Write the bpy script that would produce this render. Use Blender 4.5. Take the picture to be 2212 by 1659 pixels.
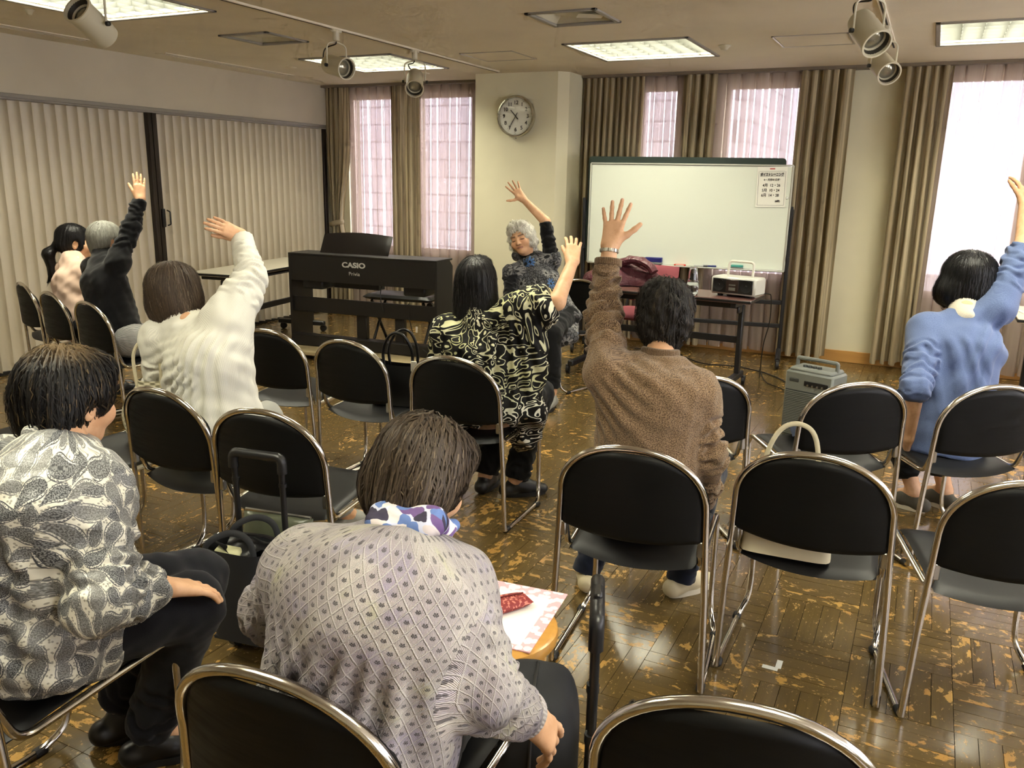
import bpy, bmesh, math, random
import numpy as np
from mathutils import Vector, Matrix, kdtree

for o in list(bpy.data.objects):
    bpy.data.objects.remove(o, do_unlink=True)
SC = bpy.context.scene
COL = SC.collection
PI = math.pi
rng = np.random.default_rng(7)
random.seed(7)

# ------------------------------------------------------------------ camera, sky, exposure
CAM_H, FPX, YAW, PITCH, ROLL = 1.5, 1800.4, math.radians(26.056), math.radians(13.832), math.radians(-1.097)
fw = np.array([-math.sin(YAW)*math.cos(PITCH), math.cos(YAW)*math.cos(PITCH), -math.sin(PITCH)])
r0 = np.array([math.cos(YAW), math.sin(YAW), 0.0])
d0 = np.cross(fw, r0)
rt = r0*math.cos(ROLL)+d0*math.sin(ROLL)
dn = -r0*math.sin(ROLL)+d0*math.cos(ROLL)
cam = bpy.data.cameras.new('camera')
cam.sensor_fit = 'HORIZONTAL'; cam.sensor_width = 36.0; cam.lens = FPX/2212*36.0
cam.clip_start = 0.05
camo = bpy.data.objects.new('camera', cam); COL.objects.link(camo)
Mc = Matrix(((rt[0], -dn[0], -fw[0], 0), (rt[1], -dn[1], -fw[1], 0), (rt[2], -dn[2], -fw[2], CAM_H), (0, 0, 0, 1)))
camo.matrix_world = Mc
SC.camera = camo

SC.view_settings.view_transform = 'Standard'
SC.view_settings.look = 'None'
SC.view_settings.gamma = 1.0
SC.view_settings.use_curve_mapping = False
SC.view_settings.exposure = 0.85
SC.cycles.use_denoising = True
SC.cycles.use_light_tree = False
SC.cycles.max_bounces = 5
SC.cycles.diffuse_bounces = 4
SC.cycles.glossy_bounces = 3
SC.cycles.transmission_bounces = 5
SC.cycles.transparent_max_bounces = 14
SC.cycles.use_adaptive_sampling = True
SC.cycles.adaptive_threshold = 0.1
SC.cycles.adaptive_min_samples = 10
SC.cycles.sample_clamp_indirect = 6.0
SC.cycles.caustics_reflective = False
SC.cycles.caustics_refractive = False

wd = bpy.data.worlds.new('overcast_sky'); SC.world = wd; wd.use_nodes = True
bg = wd.node_tree.nodes['Background']
bg.inputs[0].default_value = (0.97, 0.95, 1.0, 1); bg.inputs[1].default_value = 4.5
LAMP_W = 42.0           # watts of each ceiling light panel
LAMP_COL = (0.99, 0.945, 0.755)

# ------------------------------------------------------------------ helpers
def lin(r, g=None, b=None):
    if g is None: r, g, b = r
    f = lambda c: ((c/255+0.055)/1.055)**2.4 if c/255 > 0.04045 else c/255/12.92
    return (f(r), f(g), f(b), 1.0)

class S:
    """a node socket with arithmetic"""
    def __init__(s, t, k): s.t = t; s.k = k
    def _m(s, op, *a): return s.t.math(op, s, *a)
    def __add__(s, o): return s._m('ADD', o)
    __radd__ = __add__
    def __sub__(s, o): return s._m('SUBTRACT', o)
    def __rsub__(s, o): return s.t.math('SUBTRACT', o, s)
    def __mul__(s, o): return s._m('MULTIPLY', o)
    __rmul__ = __mul__
    def __truediv__(s, o): return s._m('DIVIDE', o)
    def __lt__(s, o): return s._m('LESS_THAN', o)
    def __gt__(s, o): return s._m('GREATER_THAN', o)
    def abs(s): return s._m('ABSOLUTE')
    def fract(s): return s._m('FRACT')
    def floor(s): return s._m('FLOOR')
    def sin(s): return s._m('SINE')
    def cos(s): return s._m('COSINE')
    def sqrt(s): return s._m('SQRT')
    def min(s, o): return s._m('MINIMUM', o)
    def max(s, o): return s._m('MAXIMUM', o)
    def pow(s, o): return s._m('POWER', o)
    def atan2(s, o): return s._m('ARCTAN2', o)
    def smooth(s, a, b, lo=0.0, hi=1.0):
        n = s.t.T.nodes.new('ShaderNodeMapRange'); n.interpolation_type = 'SMOOTHSTEP'
        s.t.put(n.inputs[0], s)
        for i, v in zip((1, 2, 3, 4), (a, b, lo, hi)): s.t.put(n.inputs[i], v)
        return S(s.t, n.outputs[0])

class Mat:
    def __init__(s, name, **kw):
        s.m = bpy.data.materials.new(name); s.m.use_nodes = True
        s.T = s.m.node_tree; s.b = s.T.nodes['Principled BSDF']
        s.out = s.T.nodes['Material Output']
        s.set(**kw)
    def put(s, inp, v):
        if isinstance(v, S): s.T.links.new(v.k, inp)
        else: inp.default_value = v
    NAMES = dict(col='Base Color', rough='Roughness', metal='Metallic', spec='Specular IOR Level', alpha='Alpha', trans='Transmission Weight',
                 ior='IOR', normal='Normal', emit='Emission Color', estr='Emission Strength', coat='Coat Weight', coatr='Coat Roughness',
                 sheen='Sheen Weight', sheenr='Sheen Roughness', sss='Subsurface Weight', aniso='Anisotropic')
    def set(s, **kw):
        for k, v in kw.items():
            if k == 'col' and not isinstance(v, S) and len(v) == 3: v = (*v, 1)
            s.put(s.b.inputs[s.NAMES[k]], v)
        return s
    def math(s, op, *a):
        n = s.T.nodes.new('ShaderNodeMath'); n.operation = op
        for i, v in enumerate(a): s.put(n.inputs[i], v)
        return S(s, n.outputs[0])
    def coord(s, which):
        n = s.T.nodes.new('ShaderNodeTexCoord'); return S(s, n.outputs[which])
    def pos(s): return S(s, s.T.nodes.new('ShaderNodeNewGeometry').outputs['Position'])
    def geo(s, k): return S(s, s.T.nodes.new('ShaderNodeNewGeometry').outputs[k])
    def attr(s, name, out='Fac'):
        n = s.T.nodes.new('ShaderNodeAttribute'); n.attribute_name = name; return S(s, n.outputs[out])
    def sep(s, v):
        n = s.T.nodes.new('ShaderNodeSeparateXYZ'); s.put(n.inputs[0], v); return [S(s, o) for o in n.outputs]
    def comb(s, x, y=0.0, z=0.0):
        n = s.T.nodes.new('ShaderNodeCombineXYZ')
        for i, v in enumerate((x, y, z)): s.put(n.inputs[i], v)
        return S(s, n.outputs[0])
    def noise(s, v, scale=5.0, detail=2.0, rough=0.5, dist=0.0, out=0):
        n = s.T.nodes.new('ShaderNodeTexNoise'); s.put(n.inputs['Vector'], v)
        s.put(n.inputs['Scale'], scale); s.put(n.inputs['Detail'], detail); s.put(n.inputs['Roughness'], rough); s.put(n.inputs['Distortion'], dist)
        return S(s, n.outputs[out])
    def vor(s, v, scale=5.0, feature='F1', out='Distance', rnd=1.0, dim='2D'):
        n = s.T.nodes.new('ShaderNodeTexVoronoi'); n.voronoi_dimensions = dim; n.feature = feature
        s.put(n.inputs['Vector'], v); s.put(n.inputs['Scale'], scale); s.put(n.inputs['Randomness'], rnd)
        if out is None: return n
        return S(s, n.outputs[out])
    def white(s, v, out=0):
        n = s.T.nodes.new('ShaderNodeTexWhiteNoise'); n.noise_dimensions = '3D'; s.put(n.inputs['Vector'], v); return S(s, n.outputs[out])
    def ramp(s, f, stops, interp='LINEAR'):
        n = s.T.nodes.new('ShaderNodeValToRGB'); n.color_ramp.interpolation = interp
        e = n.color_ramp.elements
        while len(e) < len(stops): e.new(0.5)
        for i, (p, c) in enumerate(stops): e[i].position = p; e[i].color = c if len(c) == 4 else (*c, 1)
        s.put(n.inputs[0], f); return S(s, n.outputs[0])
    def mix(s, f, a, b, mode='MIX'):
        n = s.T.nodes.new('ShaderNodeMix'); n.data_type = 'RGBA'; n.blend_type = mode
        s.put(n.inputs[0], f); s.put(n.inputs[6], a); s.put(n.inputs[7], b); return S(s, n.outputs[2])
    def bump(s, h, strength=0.5, dist=0.01):
        n = s.T.nodes.new('ShaderNodeBump'); s.put(n.inputs['Height'], h); n.inputs['Strength'].default_value = strength; n.inputs['Distance'].default_value = dist
        s.put(s.b.inputs['Normal'], S(s, n.outputs[0])); return s

_mats = {}
def mat(name, col=(200, 200, 200), rough=0.5, metal=0.0, spec=0.5, **kw):
    if name in _mats: return _mats[name]
    m = Mat(name, col=lin(col), rough=rough, metal=metal, spec=spec, **kw)
    _mats[name] = m.m
    return m.m

class MB:
    """collects geometry for one mesh"""
    def __init__(s): s.v = []; s.f = []; s.mi = []; s.cur = 0
    def add(s, V, F):
        n = len(s.v); s.v.extend(tuple(map(float, p)) for p in V)
        s.f.extend(tuple(i+n for i in f) for f in F); s.mi.extend([s.cur]*len(F)); return s
    def box(s, c, d, rz=0.0, bev=0.0, M=None):
        x, y, z = d[0]/2, d[1]/2, d[2]/2
        b = min(bev, x*.9, y*.9, z*.9)
        if b <= 0:
            V = [(i*x, j*y, k*z) for i in (-1, 1) for j in (-1, 1) for k in (-1, 1)]
            F = [(0, 1, 3, 2), (4, 6, 7, 5), (0, 4, 5, 1), (2, 3, 7, 6), (0, 2, 6, 4), (1, 5, 7, 3)]
        else:
            V = []; idx = {}
            for i in (-1, 1):
                for j in (-1, 1):
                    for k in (-1, 1):
                        for a, p in enumerate(((i*x, j*(y-b), k*(z-b)), (i*(x-b), j*y, k*(z-b)), (i*(x-b), j*(y-b), k*z))):
                            idx[i, j, k, a] = len(V); V.append(p)
            F = []
            q = lambda *a: F.append(a)
            for sgn in (-1, 1):
                L = [(-1, -1), (1, -1), (1, 1), (-1, 1)]
                if sgn < 0: L = L[::-1]
                F.append(tuple(idx[sgn, a, c2, 0] for a, c2 in L))
                F.append(tuple(idx[c2, sgn, a, 1] for a, c2 in L))
                F.append(tuple(idx[a, c2, sgn, 2] for a, c2 in L))
            for i in (-1, 1):
                for j in (-1, 1):
                    F.append((idx[i, j, -1, 0], idx[i, j, 1, 0], idx[i, j, 1, 1], idx[i, j, -1, 1])[::(1 if i*j < 0 else -1)])
                    F.append((idx[i, -1, j, 0], idx[i, 1, j, 0], idx[i, 1, j, 2], idx[i, -1, j, 2])[::(1 if i*j > 0 else -1)])
                    F.append((idx[-1, i, j, 1], idx[1, i, j, 1], idx[1, i, j, 2], idx[-1, i, j, 2])[::(1 if i*j < 0 else -1)])
                    for k in (-1, 1):
                        F.append((idx[i, j, k, 0], idx[i, j, k, 1], idx[i, j, k, 2])[::(1 if i*j*k > 0 else -1)])
        if M is not None: V = [M @ Vector(p) + Vector(c) for p in V]
        else:
            ca, sa = math.cos(rz), math.sin(rz)
            V = [(c[0]+ca*p[0]-sa*p[1], c[1]+sa*p[0]+ca*p[1], c[2]+p[2]) for p in V]
        return s.add(V, F)
    def tube(s, P, r, n=10, caps=True, closed=False, flat=None):
        P = [Vector(p) for p in P]; m = len(P)
        rs = r if hasattr(r, '__len__') else [r]*m
        T = []
        for i in range(m):
            a = P[(i-1) % m] if (i or closed) else P[i]; b = P[(i+1) % m] if (i < m-1 or closed) else P[i]
            T.append((b-a).normalized())
        up = Vector((0, 0, 1)) if abs(T[0].z) < .9 else Vector((1, 0, 0))
        nrm = (up - T[0]*up.dot(T[0])).normalized()
        V = []
        for i in range(m):
            nrm = (nrm - T[i]*nrm.dot(T[i])).normalized(); bn = T[i].cross(nrm)
            for k in range(n):
                a = 2*PI*k/n
                V.append(P[i]+nrm*(rs[i]*math.cos(a))+bn*(rs[i]*math.sin(a)*(flat or 1)))
        F = []
        for i in range(m if closed else m-1):
            for k in range(n):
                F.append((i*n+k, i*n+(k+1) % n, ((i+1) % m)*n+(k+1) % n, ((i+1) % m)*n+k))
        if caps and not closed: F.append(tuple(range(n-1, -1, -1))); F.append(tuple((m-1)*n+k for k in range(n)))
        return s.add(V, F)
    def lathe(s, prof, c=(0, 0, 0), n=24, axis=None, M=None, caps=True):
        V = []; 
        for (r, z) in prof:
            for k in range(n): a = 2*PI*k/n; V.append(Vector((r*math.cos(a), r*math.sin(a), z)))
        F = []; m = len(prof)
        for i in range(m-1):
            for k in range(n): F.append((i*n+k, i*n+(k+1) % n, (i+1)*n+(k+1) % n, (i+1)*n+k))
        if caps: F.append(tuple(range(n-1, -1, -1))); F.append(tuple((m-1)*n+k for k in range(n)))
        if axis is not None: M = Vector((0, 0, 1)).rotation_difference(Vector(axis)).to_matrix()
        V = [(M @ p if M is not None else p)+Vector(c) for p in V]
        return s.add(V, F)
    def grid(s, fn, nu, nv, closed_u=False):
        V = [fn(i/(nu if closed_u else nu-1), j/(nv-1)) for j in range(nv) for i in range(nu)]
        F = []
        for j in range(nv-1):
            for i in range(nu if closed_u else nu-1):
                F.append((j*nu+i, j*nu+(i+1) % nu, (j+1)*nu+(i+1) % nu, (j+1)*nu+i))
        return s.add(V, F)
    def prism(s, poly, z0, z1, M=None, c=(0, 0, 0)):
        n = len(poly)
        V = [Vector((x, y, z0)) for x, y in poly]+[Vector((x, y, z1)) for x, y in poly]
        F = [tuple(range(n-1, -1, -1)), tuple(range(n, 2*n))]+[(i, (i+1) % n, n+(i+1) % n, n+i) for i in range(n)]
        V = [(M @ p if M is not None else p)+Vector(c) for p in V]
        return s.add(V, F)
    def mesh(s, name, smooth=True, ang=40):
        me = bpy.data.meshes.new(name); me.from_pydata(s.v, [], s.f); 
        me.polygons.foreach_set('material_index', s.mi)
        if len(s.f) < 6000:
            b = bmesh.new(); b.from_mesh(me); bmesh.ops.recalc_face_normals(b, faces=b.faces); b.to_mesh(me); b.free()
        if smooth: shade(me, ang)
        me.update(); return me

def shade(me, ang=40):
    me.polygons.foreach_set('use_smooth', [True]*len(me.polygons))
    if ang < 180: me.set_sharp_from_angle(angle=math.radians(ang))

def link(name, me, m=None, parent=None, mats=None):
    o = bpy.data.objects.new(name, me); COL.objects.link(o)
    if me is not None and hasattr(me, 'materials'):
        for q in ([m] if m else (mats or [])):
            if len(me.materials) < (1 if m else len(mats)): me.materials.append(q)
    if parent is not None: o.parent = parent
    return o
def obj(name, mb, m, parent=None, smooth=True, ang=40):
    mats = m if isinstance(m, (list, tuple)) else [m]
    me = mb.mesh(name, smooth, ang)
    for q in mats: me.materials.append(q)
    o = bpy.data.objects.new(name, me); COL.objects.link(o)
    if parent is not None: o.parent = parent
    return o
def tag(o, label=None, cat=None, group=None, kind=None):
    if label: o['label'] = label
    if cat: o['category'] = cat
    if group: o['group'] = group
    if kind: o['kind'] = kind
    return o
def empty(name, loc, rz=0.0, label=None, cat=None, group=None):
    o = bpy.data.objects.new(name, None); COL.objects.link(o); o.location = loc; o.rotation_euler = (0, 0, rz)
    o.empty_display_size = 0.1
    return tag(o, label, cat, group)
def copy_tree(o, parent=None):
    c = o.copy(); COL.objects.link(c); c.parent = parent
    for ch in [x for x in COL.objects if x.parent is o]: copy_tree(ch, c)
    return c
def struct(name, mb, m, parent=None, smooth=False):
    o = obj(name, mb, m, parent, smooth)
    if parent is None: o['kind'] = 'structure'
    return o
def fillet(P, r, n=5):
    """round the corners of a polyline"""
    P = [Vector(p) for p in P]; out = [P[0]]
    for i in range(1, len(P)-1):
        a, b, c = P[i-1], P[i], P[i+1]
        d1, d2 = (a-b), (c-b); rr = min(r if not hasattr(r, '__len__') else r[i-1], d1.length*.49, d2.length*.49)
        p, q = b+d1.normalized()*rr, b+d2.normalized()*rr
        for k in range(n+1):
            t = k/n; out.append(p*(1-t)**2+b*2*t*(1-t)+q*t*t)
    out.append(P[-1]); return out
def smooth_path(P, n=6):
    """catmull-rom through points"""
    P = [Vector(p) for p in P]; Q = [P[0]*2-P[1]]+P+[P[-1]*2-P[-2]]; out = []
    for i in range(1, len(Q)-2):
        a, b, c, d = Q[i-1:i+3]
        for k in range(n):
            t = k/n; out.append(.5*((2*b)+(c-a)*t+(2*a-5*b+4*c-d)*t*t+(3*b-a-3*c+d)*t**3))
    out.append(P[-1]); return out
def plate(mb, u0, u1, v0, v1, holes, w0, w1, to):
    """slab between w0 and w1 with rectangular holes; to(u, v, w) gives the point"""
    us = sorted({u0, u1, *[h[0] for h in holes], *[h[1] for h in holes]}); us = [u for u in us if u0 <= u <= u1]
    vs = sorted({v0, v1, *[h[2] for h in holes], *[h[3] for h in holes]}); vs = [v for v in vs if v0 <= v <= v1]
    inh = lambda u, v: any(h[0] < u < h[1] and h[2] < v < h[3] for h in holes) or not (u0 < u < u1 and v0 < v < v1)
    for a, b in zip(us, us[1:]):
        for c, d in zip(vs, vs[1:]):
            mu, mv = (a+b)/2, (c+d)/2
            if inh(mu, mv): continue
            for w in (w0, w1): mb.add([to(a, c, w), to(b, c, w), to(b, d, w), to(a, d, w)], [(0, 1, 2, 3) if w == w0 else (3, 2, 1, 0)])
            for (p, q, m2) in (((a, c), (b, c), (mu, c-1e-5)), ((b, c), (b, d), (b+1e-5, mv)), ((b, d), (a, d), (mu, d+1e-5)), ((a, d), (a, c), (a-1e-5, mv))):
                if inh(*m2): mb.add([to(*p, w0), to(*q, w0), to(*q, w1), to(*p, w1)], [(3, 2, 1, 0)])
def text_mesh(txt, size, depth=0.0006, align='CENTER', bold=0.0, sx=1.0):
    cu = bpy.data.curves.new('txt', 'FONT'); cu.body = txt; cu.size = size; cu.extrude = depth; cu.align_x = align; cu.align_y = 'CENTER'; cu.offset = bold
    o = bpy.data.objects.new('txt', cu); COL.objects.link(o)
    dg = bpy.context.evaluated_depsgraph_get()
    me = bpy.data.meshes.new_from_object(o.evaluated_get(dg))
    bpy.data.objects.remove(o, do_unlink=True)
    if sx != 1.0:
        me.transform(Matrix.Diagonal((sx, 1, 1, 1)))
    return me
def text_obj(name, txt, size, m, parent, M, **kw):
    """lettering placed by a 4x4 matrix local to the parent (text lies in its xy plane)"""
    me = text_mesh(txt, size, **kw); me.materials.clear(); me.materials.append(m)
    o = bpy.data.objects.new(name, me); COL.objects.link(o); o.parent = parent; o.matrix_local = M
    return o
def frame(loc, x, z):
    """4x4 with local x axis and local z (normal)"""
    x = Vector(x).normalized(); z = Vector(z).normalized(); y = z.cross(x)
    return Matrix(((x[0], y[0], z[0], loc[0]), (x[1], y[1], z[1], loc[1]), (x[2], y[2], z[2], loc[2]), (0, 0, 0, 1)))

# ------------------------------------------------------------------ room shell
XL, YB, ZC, XR, YR = -6.02, 7.68, 2.43, 2.9, -2.6
def wallmat(name, col, sc=60, st=.15):
    m = Mat(name, col=lin(col), rough=.85, spec=.25)
    p = m.pos(); m.bump(m.noise(p, sc, 4, .7), st, .003)
    n = m.noise(p, 1.3, 3, .6)
    m.set(col=m.mix(n.smooth(.35, .7), lin(col), lin([c*.965 for c in col])))
    return m.m
M_wall = wallmat('cream_wallpaper', (225, 219, 190))
M_beam = wallmat('grey_beam_paint', (208, 199, 180), 140, .08)
M_ceil = wallmat('ceiling_board', (232, 224, 204), 90, .4)
M_white = mat('white_plastic', (225, 222, 210), .4)
M_cream = mat('cream_enamel', (200, 194, 170), .35)
M_black = mat('black_plastic', (22, 22, 23), .38)
M_blackmetal = mat('black_metal', (26, 26, 28), .42, 0.0)
M_rubber = mat('dark_rubber', (18, 17, 17), .6)
M_chrome = mat('chrome', (206, 200, 190), .16, 1.0)
M_steel = mat('brushed_steel', (180, 178, 172), .3, 1.0)
M_grey = mat('grey_trim', (150, 146, 138), .5)
M_darkgap = mat('dark_gap', (30, 27, 24), .8)
M_brass = mat('brass_trim', (120, 100, 60), .4, .8)

# parquet -----------------------------------------------------------
BX, BY, BS, PW = -0.0615, 2.413, 0.2975, 0.0595
def plank_mat(name, along_y):
    m = Mat(name, rough=.3)
    p = m.pos(); x, y, z = m.sep(p)
    if along_y: a, b, la, lb = (x-BX)/PW, (y-BY)/BS, y, x
    else: a, b, la, lb = (y-BY)/PW, (x-BX)/BS, x, y
    cell = m.comb(a.floor(), b.floor(), 3.0 if along_y else 8.0)
    r1 = m.white(cell); rc = m.sep(m.white(cell, 1))
    grain = m.noise(m.comb(la*3.0+r1*40, lb*70, r1*9), 1.0, 4, .65)
    wear_v = m.comb(la*17+r1*3, lb*27+r1*4, r1*2)
    w1 = m.noise(wear_v, 1.0, 8, .68, .3)
    big = m.noise(p, 1.1, 3, .55)
    huge = m.noise(p, .42, 2, .5)
    thr = .592-(big-.5)*.26-(r1-.5)*.10-(huge-.5)*.10
    wear = (w1-thr).smooth(0.0, .012)
    w2 = m.noise(m.comb(la*60, lb*110, r1*11), 1.0, 3, .65)
    specks = (w2-.655+(big-.5)*-.18).smooth(0.0, .02)
    wear = wear.max(specks*.75)
    dark = m.mix(grain.smooth(.25, .75), lin(100, 82, 46), lin(86, 69, 38))
    dark = m.mix(rc[0]*.3, dark, lin(108, 87, 48))
    dark = m.mix((rc[1]-.75).smooth(0, .25)*.35, dark, lin(62, 50, 30))
    lightc = m.mix(grain.smooth(.3, .7), lin(190, 150, 72), lin(166, 126, 56))
    lightc = m.mix(rc[2]*.4, lightc, lin(150, 98, 44))
    col = m.mix(wear, dark, lightc)
    m.set(col=col, rough=(wear*.18+grain*.12+.17), spec=.5, coat=.35, coatr=.12)
    m.bump(wear*-.6+grain*.25+m.noise(p, 9, 2)*.6, .12, .004)
    return m.m
M_py, M_px = plank_mat('stained_oak_lengthwise', True), plank_mat('stained_oak_crosswise', False)
mb = MB(); plate(mb, XL-.4, XR, YR, YB+.25, [], -.006, -.12, lambda u, v, w: (u, v, w))
floor = struct('floor', mb, M_darkgap)
tag(floor, 'worn dark parquet floor with yellow bare patches')
def plank_geo(mb, cx, cy, along_y, dz=0.0):
    g = .00025; a, b = (PW/2-g, BS/2-g) if along_y else (BS/2-g, PW/2-g)
    t = .0006
    V = [(cx-a, cy-b, -.006), (cx+a, cy-b, -.006), (cx+a, cy+b, -.006), (cx-a, cy+b, -.006),
         (cx-a+t, cy-b+t, dz), (cx+a-t, cy-b+t, dz), (cx+a-t, cy+b-t, dz), (cx-a+t, cy+b-t, dz)]
    mb.add(V, [(4, 5, 6, 7), (0, 1, 5, 4), (1, 2, 6, 5), (2, 3, 7, 6), (3, 0, 4, 7)])
def to_px(p):
    q = np.asarray(p, float)-np.array([0, 0, CAM_H]); z = q @ fw
    return 1106+FPX*(q @ rt)/z, 829.5+FPX*(q @ dn)/z, z
planks = []
for i in range(int((XL-BX)/BS)-1, int((XR-BX)/BS)+1):
    for j in range(int((YR-BY)/BS)-1, int((YB-BY)/BS)+1):
        for k in range(5):
            ay = (i+j) % 2 == 0
            cx, cy = (BX+i*BS+(k+.5)*PW, BY+(j+.5)*BS) if ay else (BX+(i+.5)*BS, BY+j*BS+(k+.5)*PW)
            if not (XL-.35 < cx < XR and YR < cy < YB+.2): continue
            u, v, z = to_px((cx, cy, 0))
            vis = z > .3 and -20 < u < 2232 and -20 < v < 1680
            # foreground seats and sitters cover these
            if vis and ((v > 1200 and u < 1100) or (v > 1520 and 1260 < u < 1880)): vis = False
            planks.append((cx, cy, ay, (1/z**3) if vis else 0))
planks.sort(key=lambda t: -t[3])
me_y = me_x = None
for (cx, cy, ay, a) in planks[:300]:
    me = me_y if ay else me_x
    if me is None:
        q = MB(); plank_geo(q, 0, 0, ay); me = q.mesh('plank', False); me.materials.append(M_py if ay else M_px)
        if ay: me_y = me
        else: me_x = me
    o = bpy.data.objects.new('plank', me); COL.objects.link(o); o.parent = floor; o.location = (cx, cy, float(rng.uniform(-.0004, .0004)))
q = MB()
for (cx, cy, ay, a) in planks[300:]:
    q.cur = 0 if ay else 1; plank_geo(q, cx, cy, ay, float(rng.uniform(-.0004, .0004)))
o = obj('plank_field', q, [M_py, M_px], floor, False); o['kind'] = 'stuff'

# ceiling and its fittings ------------------------------------------
LX, LY, LH = (-4.385, -2.03, 0.34), (6.22, 3.52, 0.82), 0.455
lights = [(x, y) for x in LX for y in LY]
VH = .20
vents = [(-4.37, 4.855), (-2.03, 4.885), (.34, 4.87)]
holes = [(x-LH+.02, x+LH-.02, y-LH+.02, y+LH-.02) for x, y in lights]+[(x-VH, x+VH, y-VH, y+VH) for x, y in vents]
mb = MB(); plate(mb, XL-.4, XR, YR, YB+.25, holes, ZC, ZC+.3, lambda u, v, w: (u, v, w))
ceiling = struct('ceiling', mb, M_ceil)
M_louvre = mat('aluminium_louvre', (150, 152, 146), .32, .5)
M_housing = mat('light_housing_white', (235, 235, 225), .5)
lt_names = {(0, 0): 'glowing square louvred ceiling light above the electric piano', (1, 0): 'glowing square louvred ceiling light in front of the whiteboard',
            (2, 0): 'square louvred ceiling light cut off at the right-hand edge, above the sheer curtain', (0, 1): 'square louvred ceiling light above the folding partition, cut by the top edge'}
for ix, x in enumerate(LX):
    for iy, y in enumerate(LY):
        nm = lt_names.get((ix, iy))
        r = empty('ceiling_light', (x, y, ZC), 0, nm or 'louvred ceiling light above the frame, %s column, %s row' % (('partition', 'middle', 'window')[ix], ('far', 'middle', 'rear')[iy]), 'ceiling light', 'louvred ceiling lights')
        m = MB(); L = LH
        for sx, sy, dx, dy in ((0, 1, 1, 0), (0, -1, 1, 0), (1, 0, 0, 1), (-1, 0, 0, 1)):
            m.box((sx*(L-.014), sy*(L-.014), -.004), (2*L if dx else .028, .028 if dx else 2*L, .012), bev=.003)
        obj('frame', m, M_grey, r)
        m = MB(); D = L-.02
        m.box((0, 0, .19), (2*D, 2*D, .01))
        for sx, sy in ((1, 0), (-1, 0), (0, 1), (0, -1)):
            m.box((sx*(D-.004), sy*(D-.004), .1), (.008 if sx else 2*D, 2*D if sx else .008, .18))
        obj('housing', m, M_housing, r)
        m = MB(); nb = 7
        for k in range(1, nb):
            t = -D+2*D*k/nb
            for ax in (0, 1):
                p = lambda a, b, z: (a, b, z) if ax else (b, a, z)
                V = [p(-D, t-.011, .048), p(D, t-.011, .048), p(D, t+.011, .048), p(-D, t+.011, .048), p(-D, t, .006), p(D, t, .006)]
                m.add(V, [(0, 1, 5, 4), (3, 4, 5, 2), (0, 3, 2, 1), (0, 4, 3), (1, 2, 5)])
        obj('louvre', m, M_louvre, r, smooth=False)
        ld = bpy.data.lights.new('fluorescent', 'AREA'); ld.shape = 'SQUARE'; ld.size = 2*D-.06; ld.energy = LAMP_W; ld.color = LAMP_COL
        lo = bpy.data.objects.new('fluorescent_tubes', ld); COL.objects.link(lo); lo.parent = r; lo.location = (0, 0, .17)
vent_lab = ['square ceiling air vent beyond the lamp track, above the piano', 'square ceiling air vent with a folded paper strip tucked into it', 'square ceiling air vent outside the picture']
for (x, y), lb in zip(vents, vent_lab):
    if x > 0: continue
    r = empty('air_vent', (x, y, ZC), 0, lb, 'air vent', 'ceiling air vents')
    m = MB()
    for sx, sy in ((0, 1), (0, -1), (1, 0), (-1, 0)):
        m.box((sx*(VH+.005), sy*(VH+.005), -.004), (2*VH+.04 if sy else .03, .03 if sy else 2*VH+.04, .014), bev=.003)
    obj('frame', m, M_grey, r)
    m = MB(); f = lambda u, v: None
    for sc0, z0, sc1, z1 in ((VH, .0, VH-.07, .05), (VH-.07, .05, VH-.07, .2)):
        V = [(sx*sc0, sy*sc0, z0) for sx, sy in ((-1, -1), (1, -1), (1, 1), (-1, 1))]+[(sx*sc1, sy*sc1, z1) for sx, sy in ((-1, -1), (1, -1), (1, 1), (-1, 1))]
        m.add(V, [(i, (i+1) % 4, 4+(i+1) % 4, 4+i) for i in range(4)])
    m.box((0, 0, .2), (2*VH, 2*VH, .01))
    obj('duct', m, M_cream, r, smooth=False)
    m = MB(); m.box((0, 0, .028), (.24, .24, .008), bev=.003); obj('baffle', m, M_cream, r)
    if x > -3:
        m = MB(); m.box((.09, .03, .005), (.15, .11, .0015), rz=.5); tag(obj('paper_slip', m, M_white, r), 'slip of white paper')
M_panelcol = M_ceil
for (x, y, w), lb in zip([(-3.19, 6.175, .44), (-.84, 6.18, .46)], ['thin-framed square ceiling access hatch near the clock pillar', 'square ceiling access hatch between the whiteboard light and twin spotlights']):
    r = empty('access_hatch', (x, y, ZC), 0, lb, 'ceiling hatch', 'ceiling access hatches')
    m = MB(); 
    for sx, sy in ((0, 1), (0, -1), (1, 0), (-1, 0)):
        m.box((sx*(w/2), sy*(w/2), -.002), (w+.012 if sy else .012, .012 if sy else w+.012, .006))
    obj('frame', m, mat('aluminium_edge', (190, 186, 176), .35, .6), r)
    m = MB(); m.box((0, 0, -.001), (w-.016, w-.016, .003)); obj('hatch_panel', m, M_panelcol, r)
for (y0, y1), lb in zip([(2.2, 4.47), (5.15, 6.66)], ['long slot air diffuser at the near end above the partition', 'long slot air diffuser at the far end above the partition']):
    r = empty('slot_diffuser', (-5.715, (y0+y1)/2, ZC), 0, lb, 'air diffuser', 'slot diffusers over the partition')
    m = MB(); L = y1-y0
    for sx in (-.05, .05): m.box((sx, 0, -.003), (.02, L, .008))
    for sy in (-L/2, L/2): m.box((0, sy, -.003), (.12, .02, .008))
    obj('frame', m, M_ceil, r)
    m = MB(); m.box((0, 0, -.001), (.08, L, .003)); obj('slot', m, mat('slot_shade', (84, 76, 62), .7), r)
    m = MB(); m.box((0, 0, -.004), (.018, L, .006)); obj('centre_bar', m, M_ceil, r)
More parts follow.
